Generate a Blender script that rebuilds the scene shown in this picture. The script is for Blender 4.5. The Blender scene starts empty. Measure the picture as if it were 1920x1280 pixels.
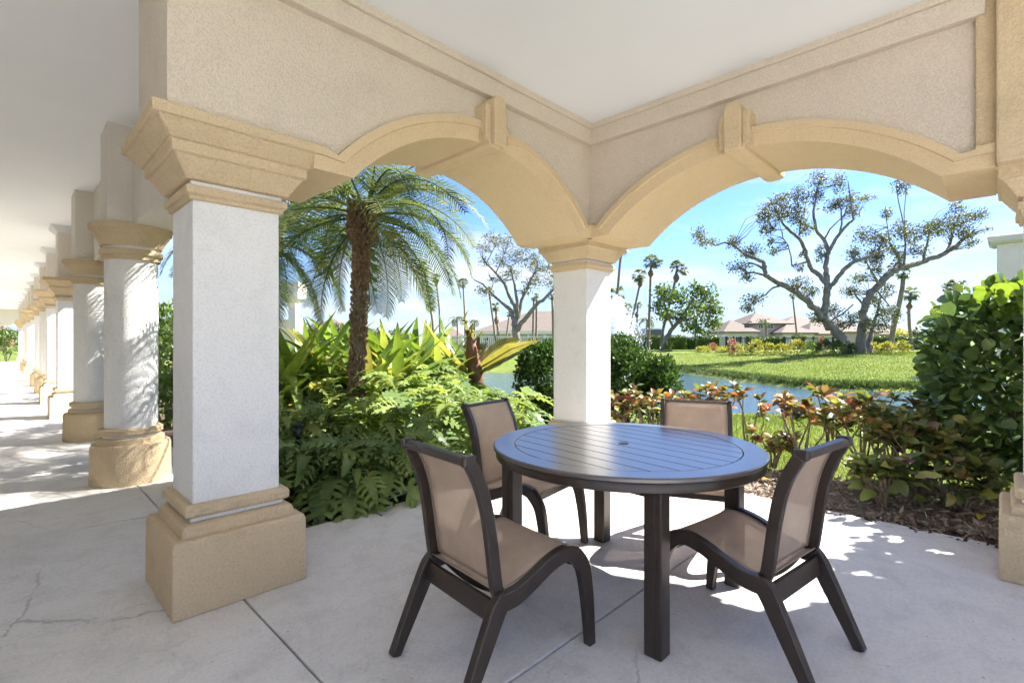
import bpy, bmesh, math, random
import numpy as np
from mathutils import Vector, Matrix, Quaternion

random.seed(7)
R = np.random.default_rng(11)
sc = bpy.context.scene
col = sc.collection

# ------------------------------------------------------------------ camera
FPX = 936.1                      # focal length in pixels of a 1920 px wide frame
YAW = 0.775
CAM = np.array([3.528, 2.555, 1.173])
FW = np.array([-math.cos(YAW), -math.sin(YAW), 0.0])
RT = np.array([-math.sin(YAW), math.cos(YAW), 0.0])
UP = np.array([0, 0, 1.0])
cam = bpy.data.cameras.new('camera')
cam.sensor_width = 36.0
cam.lens = FPX / 1920 * 36.0
cam.clip_start = 0.05
cam.clip_end = 6000
cam_o = bpy.data.objects.new('camera', cam)
col.objects.link(cam_o)
cam_o.location = CAM
cam_o.rotation_euler = Vector(FW).to_track_quat('-Z', 'Y').to_euler()
sc.camera = cam_o

def at(px, py, d):
    """point seen at photo pixel (px, py) at depth d metres"""
    return CAM + (FW + RT * ((px - 960) / FPX) + UP * ((640 - py) / FPX)) * d
def gp(px, d, z=0.0):
    p = at(px, 640, d); p[2] = z; return p

# ------------------------------------------------------------------ sun, sky, exposure
EL = math.radians(46.0)
SUN_XY = np.array([-0.893, 0.450]); SUN_XY = SUN_XY / np.linalg.norm(SUN_XY)
SUN = Vector((SUN_XY[0] * math.cos(EL), SUN_XY[1] * math.cos(EL), math.sin(EL)))
sun = bpy.data.lights.new('sun', 'SUN')
sun.energy = 3.6
sun.angle = math.radians(0.53)
sun.color = (1.0, 0.955, 0.88)
sun_o = bpy.data.objects.new('sun', sun)
col.objects.link(sun_o)
sun_o.rotation_euler = SUN.to_track_quat('Z', 'Y').to_euler()
sun_o.location = (0, 0, 30)

w = bpy.data.worlds.new('World')
sc.world = w
w.use_nodes = True
wn = w.node_tree.nodes; wl = w.node_tree.links
for n in list(wn): wn.remove(n)
sky = wn.new('ShaderNodeTexSky'); sky.sky_type = 'NISHITA'; sky.sun_disc = False
sky.sun_elevation = EL
sky.sun_rotation = math.atan2(SUN_XY[0], SUN_XY[1])
sky.air_density = 1.0; sky.dust_density = 0.35; sky.ozone_density = 2.2; sky.altitude = 5
tc = wn.new('ShaderNodeTexCoord')
mp = wn.new('ShaderNodeMapping'); mp.inputs['Scale'].default_value = (1.1, 1.1, 6.5); mp.inputs['Rotation'].default_value = (0.1, 0.12, 0.7)
nz = wn.new('ShaderNodeTexNoise'); nz.inputs['Scale'].default_value = 1.7; nz.inputs['Detail'].default_value = 9; nz.inputs['Roughness'].default_value = 0.6; nz.inputs['Distortion'].default_value = 0.7
rp = wn.new('ShaderNodeValToRGB'); rp.color_ramp.elements[0].position = 0.44; rp.color_ramp.elements[1].position = 0.64
rp.color_ramp.elements[1].color = (0.75, 0.75, 0.75, 1)
mxc = wn.new('ShaderNodeMix'); mxc.data_type = 'RGBA'; mxc.inputs['B'].default_value = (3.5, 3.6, 3.75, 1)
bg = wn.new('ShaderNodeBackground'); bg.inputs['Strength'].default_value = 0.056
wo = wn.new('ShaderNodeOutputWorld')
wl.new(tc.outputs['Generated'], mp.inputs['Vector']); wl.new(mp.outputs['Vector'], nz.inputs['Vector'])
wl.new(nz.outputs['Fac'], rp.inputs['Fac']); wl.new(rp.outputs['Color'], mxc.inputs['Factor'])
sx = wn.new('ShaderNodeSeparateXYZ'); wl.new(tc.outputs['Generated'], sx.inputs['Vector'])
hr = wn.new('ShaderNodeValToRGB'); he = hr.color_ramp.elements           # pale air low over the horizon, the same all round
he[0].position = 0.0; he[0].color = (0.92, 0.92, 0.92, 1); he[1].position = 0.24; he[1].color = (0, 0, 0, 1); e_ = he.new(0.10); e_.color = (0.36, 0.36, 0.36, 1)
wl.new(sx.outputs['Z'], hr.inputs['Fac'])
mxh = wn.new('ShaderNodeMix'); mxh.data_type = 'RGBA'; mxh.inputs['B'].default_value = (2.25, 2.75, 3.2, 1)
mxw = wn.new('ShaderNodeMix'); mxw.data_type = 'RGBA'; mxw.blend_type = 'MULTIPLY'; mxw.inputs['Factor'].default_value = 1.0; mxw.inputs['B'].default_value = (0.50, 0.655, 1.0, 1)
wl.new(sky.outputs['Color'], mxw.inputs['A'])
wl.new(hr.outputs['Color'], mxh.inputs['Factor']); wl.new(mxw.outputs['Result'], mxh.inputs['A'])
wl.new(mxh.outputs['Result'], mxc.inputs['A']); wl.new(mxc.outputs['Result'], bg.inputs['Color'])
wl.new(bg.outputs['Background'], wo.inputs['Surface'])

sc.view_settings.view_transform = 'Standard'
sc.view_settings.look = 'None'
sc.view_settings.exposure = 2.55
sc.view_settings.gamma = 1.0
sc.view_settings.use_curve_mapping = False
sc.cycles.max_bounces = 10
sc.cycles.diffuse_bounces = 5
sc.cycles.adaptive_threshold = 0.03
sc.cycles.glossy_bounces = 4
sc.cycles.transmission_bounces = 6
sc.cycles.transparent_max_bounces = 12
sc.cycles.sample_clamp_indirect = 6.0
sc.cycles.use_denoising = True
sc.cycles.caustics_reflective = False
sc.cycles.caustics_refractive = False

# ------------------------------------------------------------------ materials
def new_mat(name):
    m = bpy.data.materials.new(name); m.use_nodes = True
    nt = m.node_tree
    return m, nt, nt.nodes['Principled BSDF'], nt.nodes['Material Output']
def N(nt, t, **kw):
    n = nt.nodes.new(t)
    for k, v in kw.items():
        if hasattr(n, k): setattr(n, k, v)
        else: n.inputs[k.replace('_', ' ')].default_value = v
    return n
def noise(nt, scale, detail=4, rough=0.5, vec=None):
    n = N(nt, 'ShaderNodeTexNoise'); n.inputs['Scale'].default_value = scale; n.inputs['Detail'].default_value = detail; n.inputs['Roughness'].default_value = rough
    if vec is not None: nt.links.new(vec, n.inputs['Vector'])
    return n
def ramp(nt, fac, stops, interp='LINEAR'):
    r = N(nt, 'ShaderNodeValToRGB'); e = r.color_ramp.elements; r.color_ramp.interpolation = interp
    while len(e) < len(stops): e.new(0.5)
    for i, (p, c) in enumerate(stops):
        e[i].position = p; e[i].color = (c[0], c[1], c[2], 1) if not np.isscalar(c) else (c, c, c, 1)
    nt.links.new(fac, r.inputs['Fac']); return r
def mix(nt, a, b, fac, blend='MIX'):
    m = N(nt, 'ShaderNodeMix'); m.data_type = 'RGBA'; m.blend_type = blend
    for k, v in (('A', a), ('B', b), ('Factor', fac)):
        if hasattr(v, 'default_value') or hasattr(v, 'is_linked'): nt.links.new(v, m.inputs[k])
        elif k == 'Factor': m.inputs[k].default_value = v
        else: m.inputs[k].default_value = (v[0], v[1], v[2], 1)
    return m.outputs['Result']
def bump(nt, h, bsdf, strength=0.3, dist=0.01):
    b = N(nt, 'ShaderNodeBump'); b.inputs['Strength'].default_value = strength; b.inputs['Distance'].default_value = dist
    nt.links.new(h, b.inputs['Height']); nt.links.new(b.outputs['Normal'], bsdf.inputs['Normal']); return b
def pos(nt):
    return N(nt, 'ShaderNodeNewGeometry').outputs['Position']

def stucco(name, c, var=0.10, bs=0.35, dirt=0.0, scale=1.0):
    m, nt, b, o = new_mat(name); p = pos(nt)
    n1 = noise(nt, 1.3, 5, 0.6, p); n2 = noise(nt, 95 * scale, 3, 0.55, p); n3 = noise(nt, 320 * scale, 2, 0.5, p)
    base = ramp(nt, n1.outputs['Fac'], [(0.25, [x * (1 - var) for x in c]), (0.75, [min(1, x * (1 + var * 0.6)) for x in c])])
    sp = ramp(nt, n2.outputs['Fac'], [(0.36, 0.80), (0.50, 1.0)])
    cc = mix(nt, base.outputs['Color'], sp.outputs['Color'], 0.55, 'MULTIPLY')
    if dirt > 0:
        n4 = noise(nt, 5.0, 8, 0.68, p)
        dr = ramp(nt, n4.outputs['Fac'], [(0.50, 1.0), (0.72, 1 - dirt)])
        cc = mix(nt, cc, dr.outputs['Color'], 1.0, 'MULTIPLY')
    nt.links.new(cc, b.inputs['Base Color']); b.inputs['Roughness'].default_value = 0.88
    b.inputs['Specular IOR Level'].default_value = 0.25
    k = ramp(nt, n2.outputs['Fac'], [(0.40, 0.0), (0.56, 1.0)])
    h = mix(nt, k.outputs['Color'], n3.outputs['Color'], 0.3)
    bump(nt, h, b, bs, 0.006)
    return m
MAT = {}
MAT['wall'] = stucco('cream_stucco', (0.68, 0.595, 0.495), 0.06, 0.60, 0.07)
MAT['wall_b'] = stucco('pale_grey_cream_stucco', (0.74, 0.69, 0.615), 0.06, 0.35)
MAT['tan'] = stucco('tan_stucco', (0.665, 0.52, 0.335), 0.07, 0.65, 0.16)
MAT['tan_smooth'] = stucco('tan_smooth_render', (0.645, 0.50, 0.315), 0.06, 0.14, 0.07)
MAT['white'] = stucco('white_stucco', (0.82, 0.81, 0.79), 0.05, 0.30, 0.10)
MAT['farwall'] = stucco('khaki_stucco', (0.52, 0.48, 0.36), 0.05, 0.1)
MAT['pinkwall'] = stucco('pink_stucco', (0.52, 0.42, 0.36), 0.05, 0.1)
MAT['whitewall'] = stucco('white_wall_paint', (0.62, 0.61, 0.58), 0.04, 0.1)

def concrete():
    m, nt, b, o = new_mat('weathered_concrete'); p = pos(nt)
    n1 = noise(nt, 0.9, 6, 0.62, p); n2 = noise(nt, 6, 6, 0.65, p); n3 = noise(nt, 70, 4, 0.6, p)
    c = ramp(nt, n1.outputs['Fac'], [(0.30, (0.60, 0.578, 0.548)), (0.5, (0.67, 0.645, 0.61)), (0.72, (0.71, 0.68, 0.64))])
    s = ramp(nt, n2.outputs['Fac'], [(0.34, 0.88), (0.50, 1.0), (0.75, 1.04)])
    c2 = mix(nt, c.outputs['Color'], s.outputs['Color'], 0.9, 'MULTIPLY')
    v = N(nt, 'ShaderNodeTexVoronoi'); v.inputs['Scale'].default_value = 17; nt.links.new(p, v.inputs['Vector'])
    vn = noise(nt, 9, 2, 0.5, p)
    th = N(nt, 'ShaderNodeMath', operation='MULTIPLY'); nt.links.new(v.outputs['Distance'], th.inputs[0]); nt.links.new(vn.outputs['Fac'], th.inputs[1])
    sp = ramp(nt, th.outputs[0], [(0.018, 0.40), (0.036, 1.0)])
    c3 = mix(nt, c2, sp.outputs['Color'], 0.8, 'MULTIPLY')
    f = ramp(nt, n3.outputs['Fac'], [(0.3, 0.90), (0.7, 1.06)])
    c4 = mix(nt, c3, f.outputs['Color'], 1.0, 'MULTIPLY')
    # broad tide-marks and scuffs
    n5 = noise(nt, 2.3, 9, 0.72, p); n5.inputs['Distortion'].default_value = 1.4
    st = ramp(nt, n5.outputs['Fac'], [(0.47, 1.0), (0.50, 0.80), (0.53, 1.0)])
    c5 = mix(nt, c4, st.outputs['Color'], 0.4, 'MULTIPLY')
    # hairline cracks and grit
    v2 = N(nt, 'ShaderNodeTexVoronoi'); v2.feature = 'DISTANCE_TO_EDGE'; v2.inputs['Scale'].default_value = 0.55
    dn = noise(nt, 3.0, 6, 0.7, p); dv = mix(nt, p, dn.outputs['Color'], 0.16); nt.links.new(dv, v2.inputs['Vector'])
    cr = ramp(nt, v2.outputs['Distance'], [(0.0, 0.45), (0.0028, 1.0)]); gate = ramp(nt, n1.outputs['Fac'], [(0.50, 0.0), (0.56, 0.75)])
    c5 = mix(nt, c5, cr.outputs['Color'], gate.outputs['Color'], 'MULTIPLY')
    v3 = N(nt, 'ShaderNodeTexVoronoi'); v3.inputs['Scale'].default_value = 44; nt.links.new(p, v3.inputs['Vector'])
    g3 = N(nt, 'ShaderNodeMath', operation='MULTIPLY'); nt.links.new(v3.outputs['Distance'], g3.inputs[0]); nt.links.new(n2.outputs['Fac'], g3.inputs[1])
    gr = ramp(nt, g3.outputs[0], [(0.028, 0.35), (0.05, 1.0)]); c5 = mix(nt, c5, gr.outputs['Color'], 0.6, 'MULTIPLY')
    nt.links.new(c5, b.inputs['Base Color'])
    r = ramp(nt, n2.outputs['Fac'], [(0.3, 0.62), (0.7, 0.85)]); nt.links.new(r.outputs['Color'], b.inputs['Roughness'])
    b.inputs['Specular IOR Level'].default_value = 0.35
    h = mix(nt, n3.outputs['Color'], n2.outputs['Color'], 0.4); bump(nt, h, b, 0.22, 0.004)
    return m
MAT['concrete'] = concrete()

def plain(name, c, rough=0.5, spec=0.5, metal=0.0, var=0.0, vs=8, bs=0.0, bscale=60, coat=0.0):
    m, nt, b, o = new_mat(name)
    b.inputs['Roughness'].default_value = rough; b.inputs['Specular IOR Level'].default_value = spec; b.inputs['Metallic'].default_value = metal
    b.inputs['Coat Weight'].default_value = coat; b.inputs['Coat Roughness'].default_value = 0.24
    b.inputs['Base Color'].default_value = (c[0], c[1], c[2], 1)
    p = pos(nt)
    if var > 0:
        n = noise(nt, vs, 5, 0.6, p)
        r = ramp(nt, n.outputs['Fac'], [(0.3, [x * (1 - var) for x in c]), (0.7, [min(1, x * (1 + var)) for x in c])])
        nt.links.new(r.outputs['Color'], b.inputs['Base Color'])
    if bs > 0:
        n = noise(nt, bscale, 4, 0.55, p); bump(nt, n.outputs['Fac'], b, bs, 0.004)
    return m
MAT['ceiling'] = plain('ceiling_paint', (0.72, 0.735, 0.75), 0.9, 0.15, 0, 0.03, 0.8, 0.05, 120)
MAT['ceiling_brightened'] = plain('ceiling_paint_brightened', (0.90, 0.91, 0.915), 0.9, 0.15, 0, 0.02, 0.9, 0.05, 120)  # same ceiling paint, lightened to stand in for light missing in the corridor
MAT['bronze'] = plain('bronze_powder_coat', (0.038, 0.026, 0.020), 0.36, 0.55, 0.0, 0.22, 14, 0.05, 300)
MAT['bronze_light'] = plain('sling_binding', (0.30, 0.225, 0.17), 0.7, 0.2)
MAT['table'] = plain('bronze_table_lacquer', (0.085, 0.072, 0.070), 0.30, 0.8, 0.0, 0.12, 9, 0.02, 240, 0.75)
MAT['black'] = plain('black_plastic', (0.012, 0.013, 0.016), 0.35)
MAT['iron'] = plain('black_iron', (0.02, 0.02, 0.02), 0.5)
MAT['bark_palm'] = plain('palm_bark', (0.23, 0.19, 0.155), 0.9, 0.2, 0, 0.35, 6, 0.6, 30)
MAT['bark_date'] = plain('date_palm_bark', (0.135, 0.105, 0.082), 0.92, 0.15, 0, 0.5, 22, 1.0, 45)
MAT['bark_oak'] = plain('oak_bark', (0.20, 0.18, 0.16), 0.9, 0.2, 0, 0.4, 3.5, 0.8, 14)
MAT['boots'] = plain('palm_boot_fibre', (0.20, 0.135, 0.09), 0.9, 0.2, 0, 0.5, 40, 0.8, 90)
MAT['stem'] = plain('woody_stem', (0.22, 0.175, 0.13), 0.85, 0.2, 0, 0.3, 20)
MAT['petiole'] = plain('green_petiole', (0.16, 0.22, 0.06), 0.5, 0.4, 0, 0.25, 12)
MAT['banana_stem'] = plain('brown_banana_stem', (0.15, 0.075, 0.045), 0.6, 0.3, 0, 0.5, 10)
MAT['whitepaint'] = plain('white_fence_paint', (0.78, 0.78, 0.76), 0.6)
MAT['glass'] = plain('dark_window_glass', (0.06, 0.07, 0.08), 0.08, 0.6)
MAT['shutter'] = plain('window_shutter', (0.32, 0.22, 0.20), 0.6)
MAT['bluebody'] = plain('blue_vehicle_paint', (0.03, 0.07, 0.16), 0.3, 0.5, coat=0.5)
MAT['joint'] = plain('dark_joint_soil', (0.05, 0.045, 0.04), 0.95, 0.1)
MAT['hose'] = plain('grey_drip_hose', (0.30, 0.29, 0.27), 0.7)

def roof_mat():
    m, nt, b, o = new_mat('clay_tile_roof'); p = pos(nt)
    n = noise(nt, 1.1, 4, 0.6, p); n2 = noise(nt, 9, 3, 0.7, p)
    r = ramp(nt, n2.outputs['Fac'], [(0.30, (0.10, 0.076, 0.060)), (0.5, (0.175, 0.138, 0.112)), (0.72, (0.26, 0.213, 0.178))])
    wv = N(nt, 'ShaderNodeTexWave'); wv.bands_direction = 'Z'; wv.inputs['Scale'].default_value = 2.6; wv.inputs['Distortion'].default_value = 1.0; nt.links.new(p, wv.inputs['Vector'])
    wr = ramp(nt, wv.outputs['Fac'], [(0.1, 0.62), (0.5, 1.05)])
    cc = mix(nt, r.outputs['Color'], wr.outputs['Color'], 0.8, 'MULTIPLY')
    nt.links.new(cc, b.inputs['Base Color']); b.inputs['Roughness'].default_value = 0.85
    bump(nt, wv.outputs['Fac'], b, 0.6, 0.08)
    return m
MAT['roof'] = roof_mat()

def sling():
    m, nt, b, o = new_mat('woven_sling_mesh')
    tcn = N(nt, 'ShaderNodeTexCoord')
    wv = N(nt, 'ShaderNodeTexWave'); wv.inputs['Scale'].default_value = 330; wv.bands_direction = 'Z'; nt.links.new(tcn.outputs['Object'], wv.inputs['Vector'])
    wv2 = N(nt, 'ShaderNodeTexWave'); wv2.inputs['Scale'].default_value = 330; wv2.bands_direction = 'X'; nt.links.new(tcn.outputs['Object'], wv2.inputs['Vector'])
    n = noise(nt, 7, 6, 0.65, tcn.outputs['Object'])
    c = ramp(nt, n.outputs['Fac'], [(0.3, (0.58, 0.46, 0.355)), (0.55, (0.68, 0.545, 0.425)), (0.75, (0.76, 0.625, 0.50))])
    wm = mix(nt, wv.outputs['Color'], wv2.outputs['Color'], 0.5)
    wr = ramp(nt, wm, [(0.2, 0.84), (0.8, 1.06)])
    cc = mix(nt, c.outputs['Color'], wr.outputs['Color'], 1.0, 'MULTIPLY')
    nt.links.new(cc, b.inputs['Base Color']); b.inputs['Roughness'].default_value = 0.6
    bump(nt, wm, b, 0.2, 0.002)
    t = N(nt, 'ShaderNodeBsdfTranslucent'); nt.links.new(cc, t.inputs['Color'])
    tr = N(nt, 'ShaderNodeBsdfTransparent'); tr.inputs['Color'].default_value = (1, 0.94, 0.88, 1)
    m1 = N(nt, 'ShaderNodeMixShader'); m1.inputs[0].default_value = 0.34
    nt.links.new(b.outputs[0], m1.inputs[1]); nt.links.new(t.outputs[0], m1.inputs[2])
    m2 = N(nt, 'ShaderNodeMixShader'); m2.inputs[0].default_value = 0.17
    nt.links.new(m1.outputs[0], m2.inputs[1]); nt.links.new(tr.outputs[0], m2.inputs[2])
    nt.links.new(m2.outputs[0], o.inputs['Surface'])
    return m
MAT['sling'] = sling()

def leaf_mat(name, stops, trans=0.35, rough=0.42, spec=0.4, tint=(1.25, 1.2, 0.6), isl=1.0):
    m, nt, b, o = new_mat(name)
    oi = N(nt, 'ShaderNodeObjectInfo'); g = N(nt, 'ShaderNodeNewGeometry')
    a = N(nt, 'ShaderNodeMath', operation='MULTIPLY_ADD'); nt.links.new(g.outputs['Random Per Island'], a.inputs[0]); a.inputs[1].default_value = isl
    nt.links.new(oi.outputs['Random'], a.inputs[2])
    fr = N(nt, 'ShaderNodeMath', operation='FRACT'); nt.links.new(a.outputs[0], fr.inputs[0])
    c = ramp(nt, fr.outputs[0], stops)
    tcn = N(nt, 'ShaderNodeTexCoord')
    n = noise(nt, 9, 4, 0.6, g.outputs['Position'])
    v = ramp(nt, n.outputs['Fac'], [(0.3, 0.72), (0.7, 1.15)])
    cc = mix(nt, c.outputs['Color'], v.outputs['Color'], 0.8, 'MULTIPLY')
    nt.links.new(cc, b.inputs['Base Color']); b.inputs['Roughness'].default_value = rough; b.inputs['Specular IOR Level'].default_value = spec
    t = N(nt, 'ShaderNodeBsdfTranslucent')
    tcx = mix(nt, cc, tint, 1.0, 'MULTIPLY'); nt.links.new(tcx, t.inputs['Color'])
    ms = N(nt, 'ShaderNodeMixShader'); ms.inputs[0].default_value = trans
    nt.links.new(b.outputs[0], ms.inputs[1]); nt.links.new(t.outputs[0], ms.inputs[2]); nt.links.new(ms.outputs[0], o.inputs['Surface'])
    return m
L = leaf_mat
MAT['l_palm'] = L('date_palm_leaflet', [(0, (0.065, 0.11, 0.045)), (0.5, (0.11, 0.165, 0.06)), (0.85, (0.19, 0.24, 0.075)), (1, (0.30, 0.28, 0.10))], 0.32, 0.55, 0.22, isl=0.35)
MAT['l_philo'] = L('philodendron_leaf', [(0, (0.13, 0.20, 0.075)), (0.5, (0.21, 0.295, 0.095)), (1, (0.33, 0.40, 0.13))], 0.40, 0.42, 0.35, isl=0.05)
MAT['l_crinum'] = L('lime_strap_leaf', [(0, (0.13, 0.22, 0.04)), (0.55, (0.22, 0.32, 0.06)), (0.85, (0.34, 0.40, 0.10)), (1, (0.40, 0.36, 0.12))], 0.36, 0.38, 0.45, isl=0.05)
MAT['l_banana'] = L('yellowing_banana_leaf', [(0, (0.16, 0.18, 0.06)), (0.4, (0.23, 0.22, 0.07)), (0.8, (0.29, 0.245, 0.08)), (1, (0.17, 0.18, 0.07))], 0.40, 0.42, 0.4, isl=0.05)
MAT['l_clusia'] = L('clusia_leaf', [(0, (0.085, 0.155, 0.065)), (0.5, (0.125, 0.21, 0.085)), (0.85, (0.18, 0.27, 0.09)), (1, (0.25, 0.34, 0.09))], 0.24, 0.33, 0.45)
MAT['l_clusia_new'] = L('clusia_new_leaf', [(0, (0.13, 0.23, 0.04)), (1, (0.22, 0.32, 0.05))], 0.36, 0.35, 0.45)
MAT['l_shrub'] = L('dark_shrub_leaf', [(0, (0.030, 0.070, 0.022)), (0.5, (0.055, 0.11, 0.03)), (0.85, (0.09, 0.17, 0.04)), (1, (0.16, 0.25, 0.05))], 0.25, 0.55, 0.25)
MAT['l_croton'] = L('croton_leaf', [(0, (0.10, 0.115, 0.055)), (0.22, (0.21, 0.24, 0.08)), (0.36, (0.26, 0.12, 0.07)), (0.54, (0.42, 0.14, 0.07)), (0.64, (0.42, 0.25, 0.09)), (0.76, (0.42, 0.40, 0.12)), (0.88, (0.27, 0.32, 0.09)), (1, (0.17, 0.085, 0.07))], 0.30, 0.36, 0.45, (1.3, 1.0, 0.6))
MAT['l_croton_d'] = L('croton_lower_leaf', [(0, (0.09, 0.11, 0.05)), (0.35, (0.15, 0.20, 0.065)), (0.6, (0.26, 0.32, 0.09)), (0.8, (0.19, 0.09, 0.065)), (1, (0.40, 0.43, 0.12))], 0.28, 0.4, 0.4)
MAT['l_oak'] = L('oak_leaf', [(0, (0.08, 0.10, 0.055)), (0.5, (0.135, 0.16, 0.08)), (0.85, (0.21, 0.225, 0.115)), (1, (0.31, 0.29, 0.16))], 0.28, 0.5, 0.35)
MAT['l_green'] = L('broad_tree_leaf', [(0, (0.06, 0.11, 0.03)), (0.5, (0.105, 0.18, 0.045)), (1, (0.20, 0.28, 0.07))], 0.35, 0.45, 0.4)
MAT['l_far'] = L('far_tree_leaf', [(0, (0.07, 0.10, 0.05)), (1, (0.16, 0.19, 0.09))], 0.3, 0.5, 0.3)
MAT['l_fan'] = L('fan_palm_leaf', [(0, (0.08, 0.11, 0.05)), (0.7, (0.14, 0.18, 0.07)), (1, (0.25, 0.25, 0.10))], 0.3, 0.45, 0.4)
MAT['l_yellow'] = L('variegated_shrub_leaf', [(0, (0.16, 0.20, 0.04)), (0.5, (0.38, 0.38, 0.07)), (1, (0.55, 0.50, 0.16))], 0.35, 0.45, 0.35)
MAT['l_pink'] = L('pink_shrub_leaf', [(0, (0.22, 0.10, 0.09)), (0.6, (0.45, 0.18, 0.15)), (1, (0.5, 0.35, 0.2))], 0.3, 0.45, 0.35)
MAT['l_hedge'] = L('hedge_leaf', [(0, (0.05, 0.085, 0.03)), (1, (0.13, 0.19, 0.06))], 0.25, 0.45, 0.35)
MAT['l_mulch'] = L('bark_mulch', [(0, (0.045, 0.03, 0.024)), (0.5, (0.12, 0.082, 0.06)), (1, (0.24, 0.175, 0.13))], 0.0, 0.9, 0.1)
MAT['l_gravel'] = L('pale_pine_mulch', [(0, (0.20, 0.15, 0.115)), (0.5, (0.34, 0.27, 0.215)), (1, (0.50, 0.42, 0.35))], 0.0, 0.9, 0.1)
MAT['l_grass'] = L('lawn_blade', [(0, (0.10, 0.165, 0.03)), (0.6, (0.16, 0.23, 0.04)), (1, (0.26, 0.29, 0.08))], 0.35, 0.45, 0.3)
MAT['l_dead'] = L('dry_fallen_leaf', [(0, (0.35, 0.22, 0.05)), (0.6, (0.55, 0.40, 0.07)), (1, (0.28, 0.14, 0.05))], 0.3, 0.5, 0.3)
MAT['l_dead_yellow'] = L('yellowed_leaf', [(0, (0.62, 0.52, 0.06)), (1, (0.62, 0.52, 0.06))], 0.35, 0.45, 0.35)

def lawn():
    m, nt, b, o = new_mat('mown_lawn'); p = pos(nt)
    n1 = noise(nt, 0.25, 5, 0.6, p); n2 = noise(nt, 3.0, 6, 0.7, p); n3 = noise(nt, 28, 4, 0.7, p)
    c = ramp(nt, n1.outputs['Fac'], [(0.3, (0.115, 0.17, 0.028)), (0.55, (0.17, 0.215, 0.042)), (0.72, (0.22, 0.235, 0.07))])
    s = ramp(nt, n2.outputs['Fac'], [(0.3, 0.78), (0.7, 1.15)])
    s3 = ramp(nt, n3.outputs['Fac'], [(0.3, 0.62), (0.7, 1.2)])
    cc = mix(nt, mix(nt, c.outputs['Color'], s.outputs['Color'], 1.0, 'MULTIPLY'), s3.outputs['Color'], 1.0, 'MULTIPLY')
    nt.links.new(cc, b.inputs['Base Color']); b.inputs['Roughness'].default_value = 0.9; b.inputs['Specular IOR Level'].default_value = 0.15
    bump(nt, n3.outputs['Fac'], b, 0.8, 0.06)
    return m
MAT['lawn'] = lawn()
def soil():
    m, nt, b, o = new_mat('bed_soil'); p = pos(nt)
    n1 = noise(nt, 14, 6, 0.7, p); n2 = noise(nt, 70, 4, 0.7, p)
    c = ramp(nt, n1.outputs['Fac'], [(0.3, (0.035, 0.024, 0.018)), (0.7, (0.13, 0.09, 0.065))])
    nt.links.new(c.outputs['Color'], b.inputs['Base Color']); b.inputs['Roughness'].default_value = 0.95
    bump(nt, n2.outputs['Fac'], b, 1.0, 0.03)
    return m
MAT['soil'] = soil()
def sandy():
    m, nt, b, o = new_mat('pale_mulch_ground'); p = pos(nt)
    n1 = noise(nt, 18, 6, 0.7, p); n2 = noise(nt, 90, 4, 0.7, p)
    c = ramp(nt, n1.outputs['Fac'], [(0.3, (0.17, 0.13, 0.10)), (0.7, (0.38, 0.31, 0.25))])
    nt.links.new(c.outputs['Color'], b.inputs['Base Color']); b.inputs['Roughness'].default_value = 0.95
    bump(nt, n2.outputs['Fac'], b, 1.0, 0.03)
    return m
MAT['sandy'] = sandy()
def water():
    m, nt, b, o = new_mat('pond_water'); p = pos(nt)
    mpn = N(nt, 'ShaderNodeMapping'); mpn.inputs['Scale'].default_value = (1.0, 1.0, 1.0); nt.links.new(p, mpn.inputs['Vector'])
    n1 = noise(nt, 3.2, 4, 0.6, mpn.outputs['Vector']); n2 = noise(nt, 11, 3, 0.6, mpn.outputs['Vector'])
    b.inputs['Base Color'].default_value = (0.035, 0.075, 0.11, 1); b.inputs['Roughness'].default_value = 0.06
    b.inputs['Specular IOR Level'].default_value = 0.6; b.inputs['IOR'].default_value = 1.33
    h = mix(nt, n1.outputs['Color'], n2.outputs['Color'], 0.35); bump(nt, h, b, 0.55, 0.10)
    return m
MAT['water'] = water()
def mist():
    m, nt, b, o = new_mat('fountain_droplets')
    b.inputs['Base Color'].default_value = (0.95, 0.97, 1.0, 1); b.inputs['Roughness'].default_value = 0.3
    t = N(nt, 'ShaderNodeBsdfTranslucent'); t.inputs['Color'].default_value = (0.95, 0.97, 1, 1)
    tr = N(nt, 'ShaderNodeBsdfTransparent')
    m1 = N(nt, 'ShaderNodeMixShader'); m1.inputs[0].default_value = 0.5
    nt.links.new(b.outputs[0], m1.inputs[1]); nt.links.new(t.outputs[0], m1.inputs[2])
    m2 = N(nt, 'ShaderNodeMixShader'); m2.inputs[0].default_value = 0.45
    nt.links.new(m1.outputs[0], m2.inputs[1]); nt.links.new(tr.outputs[0], m2.inputs[2]); nt.links.new(m2.outputs[0], o.inputs['Surface'])
    return m
MAT['mist'] = mist()

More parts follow.
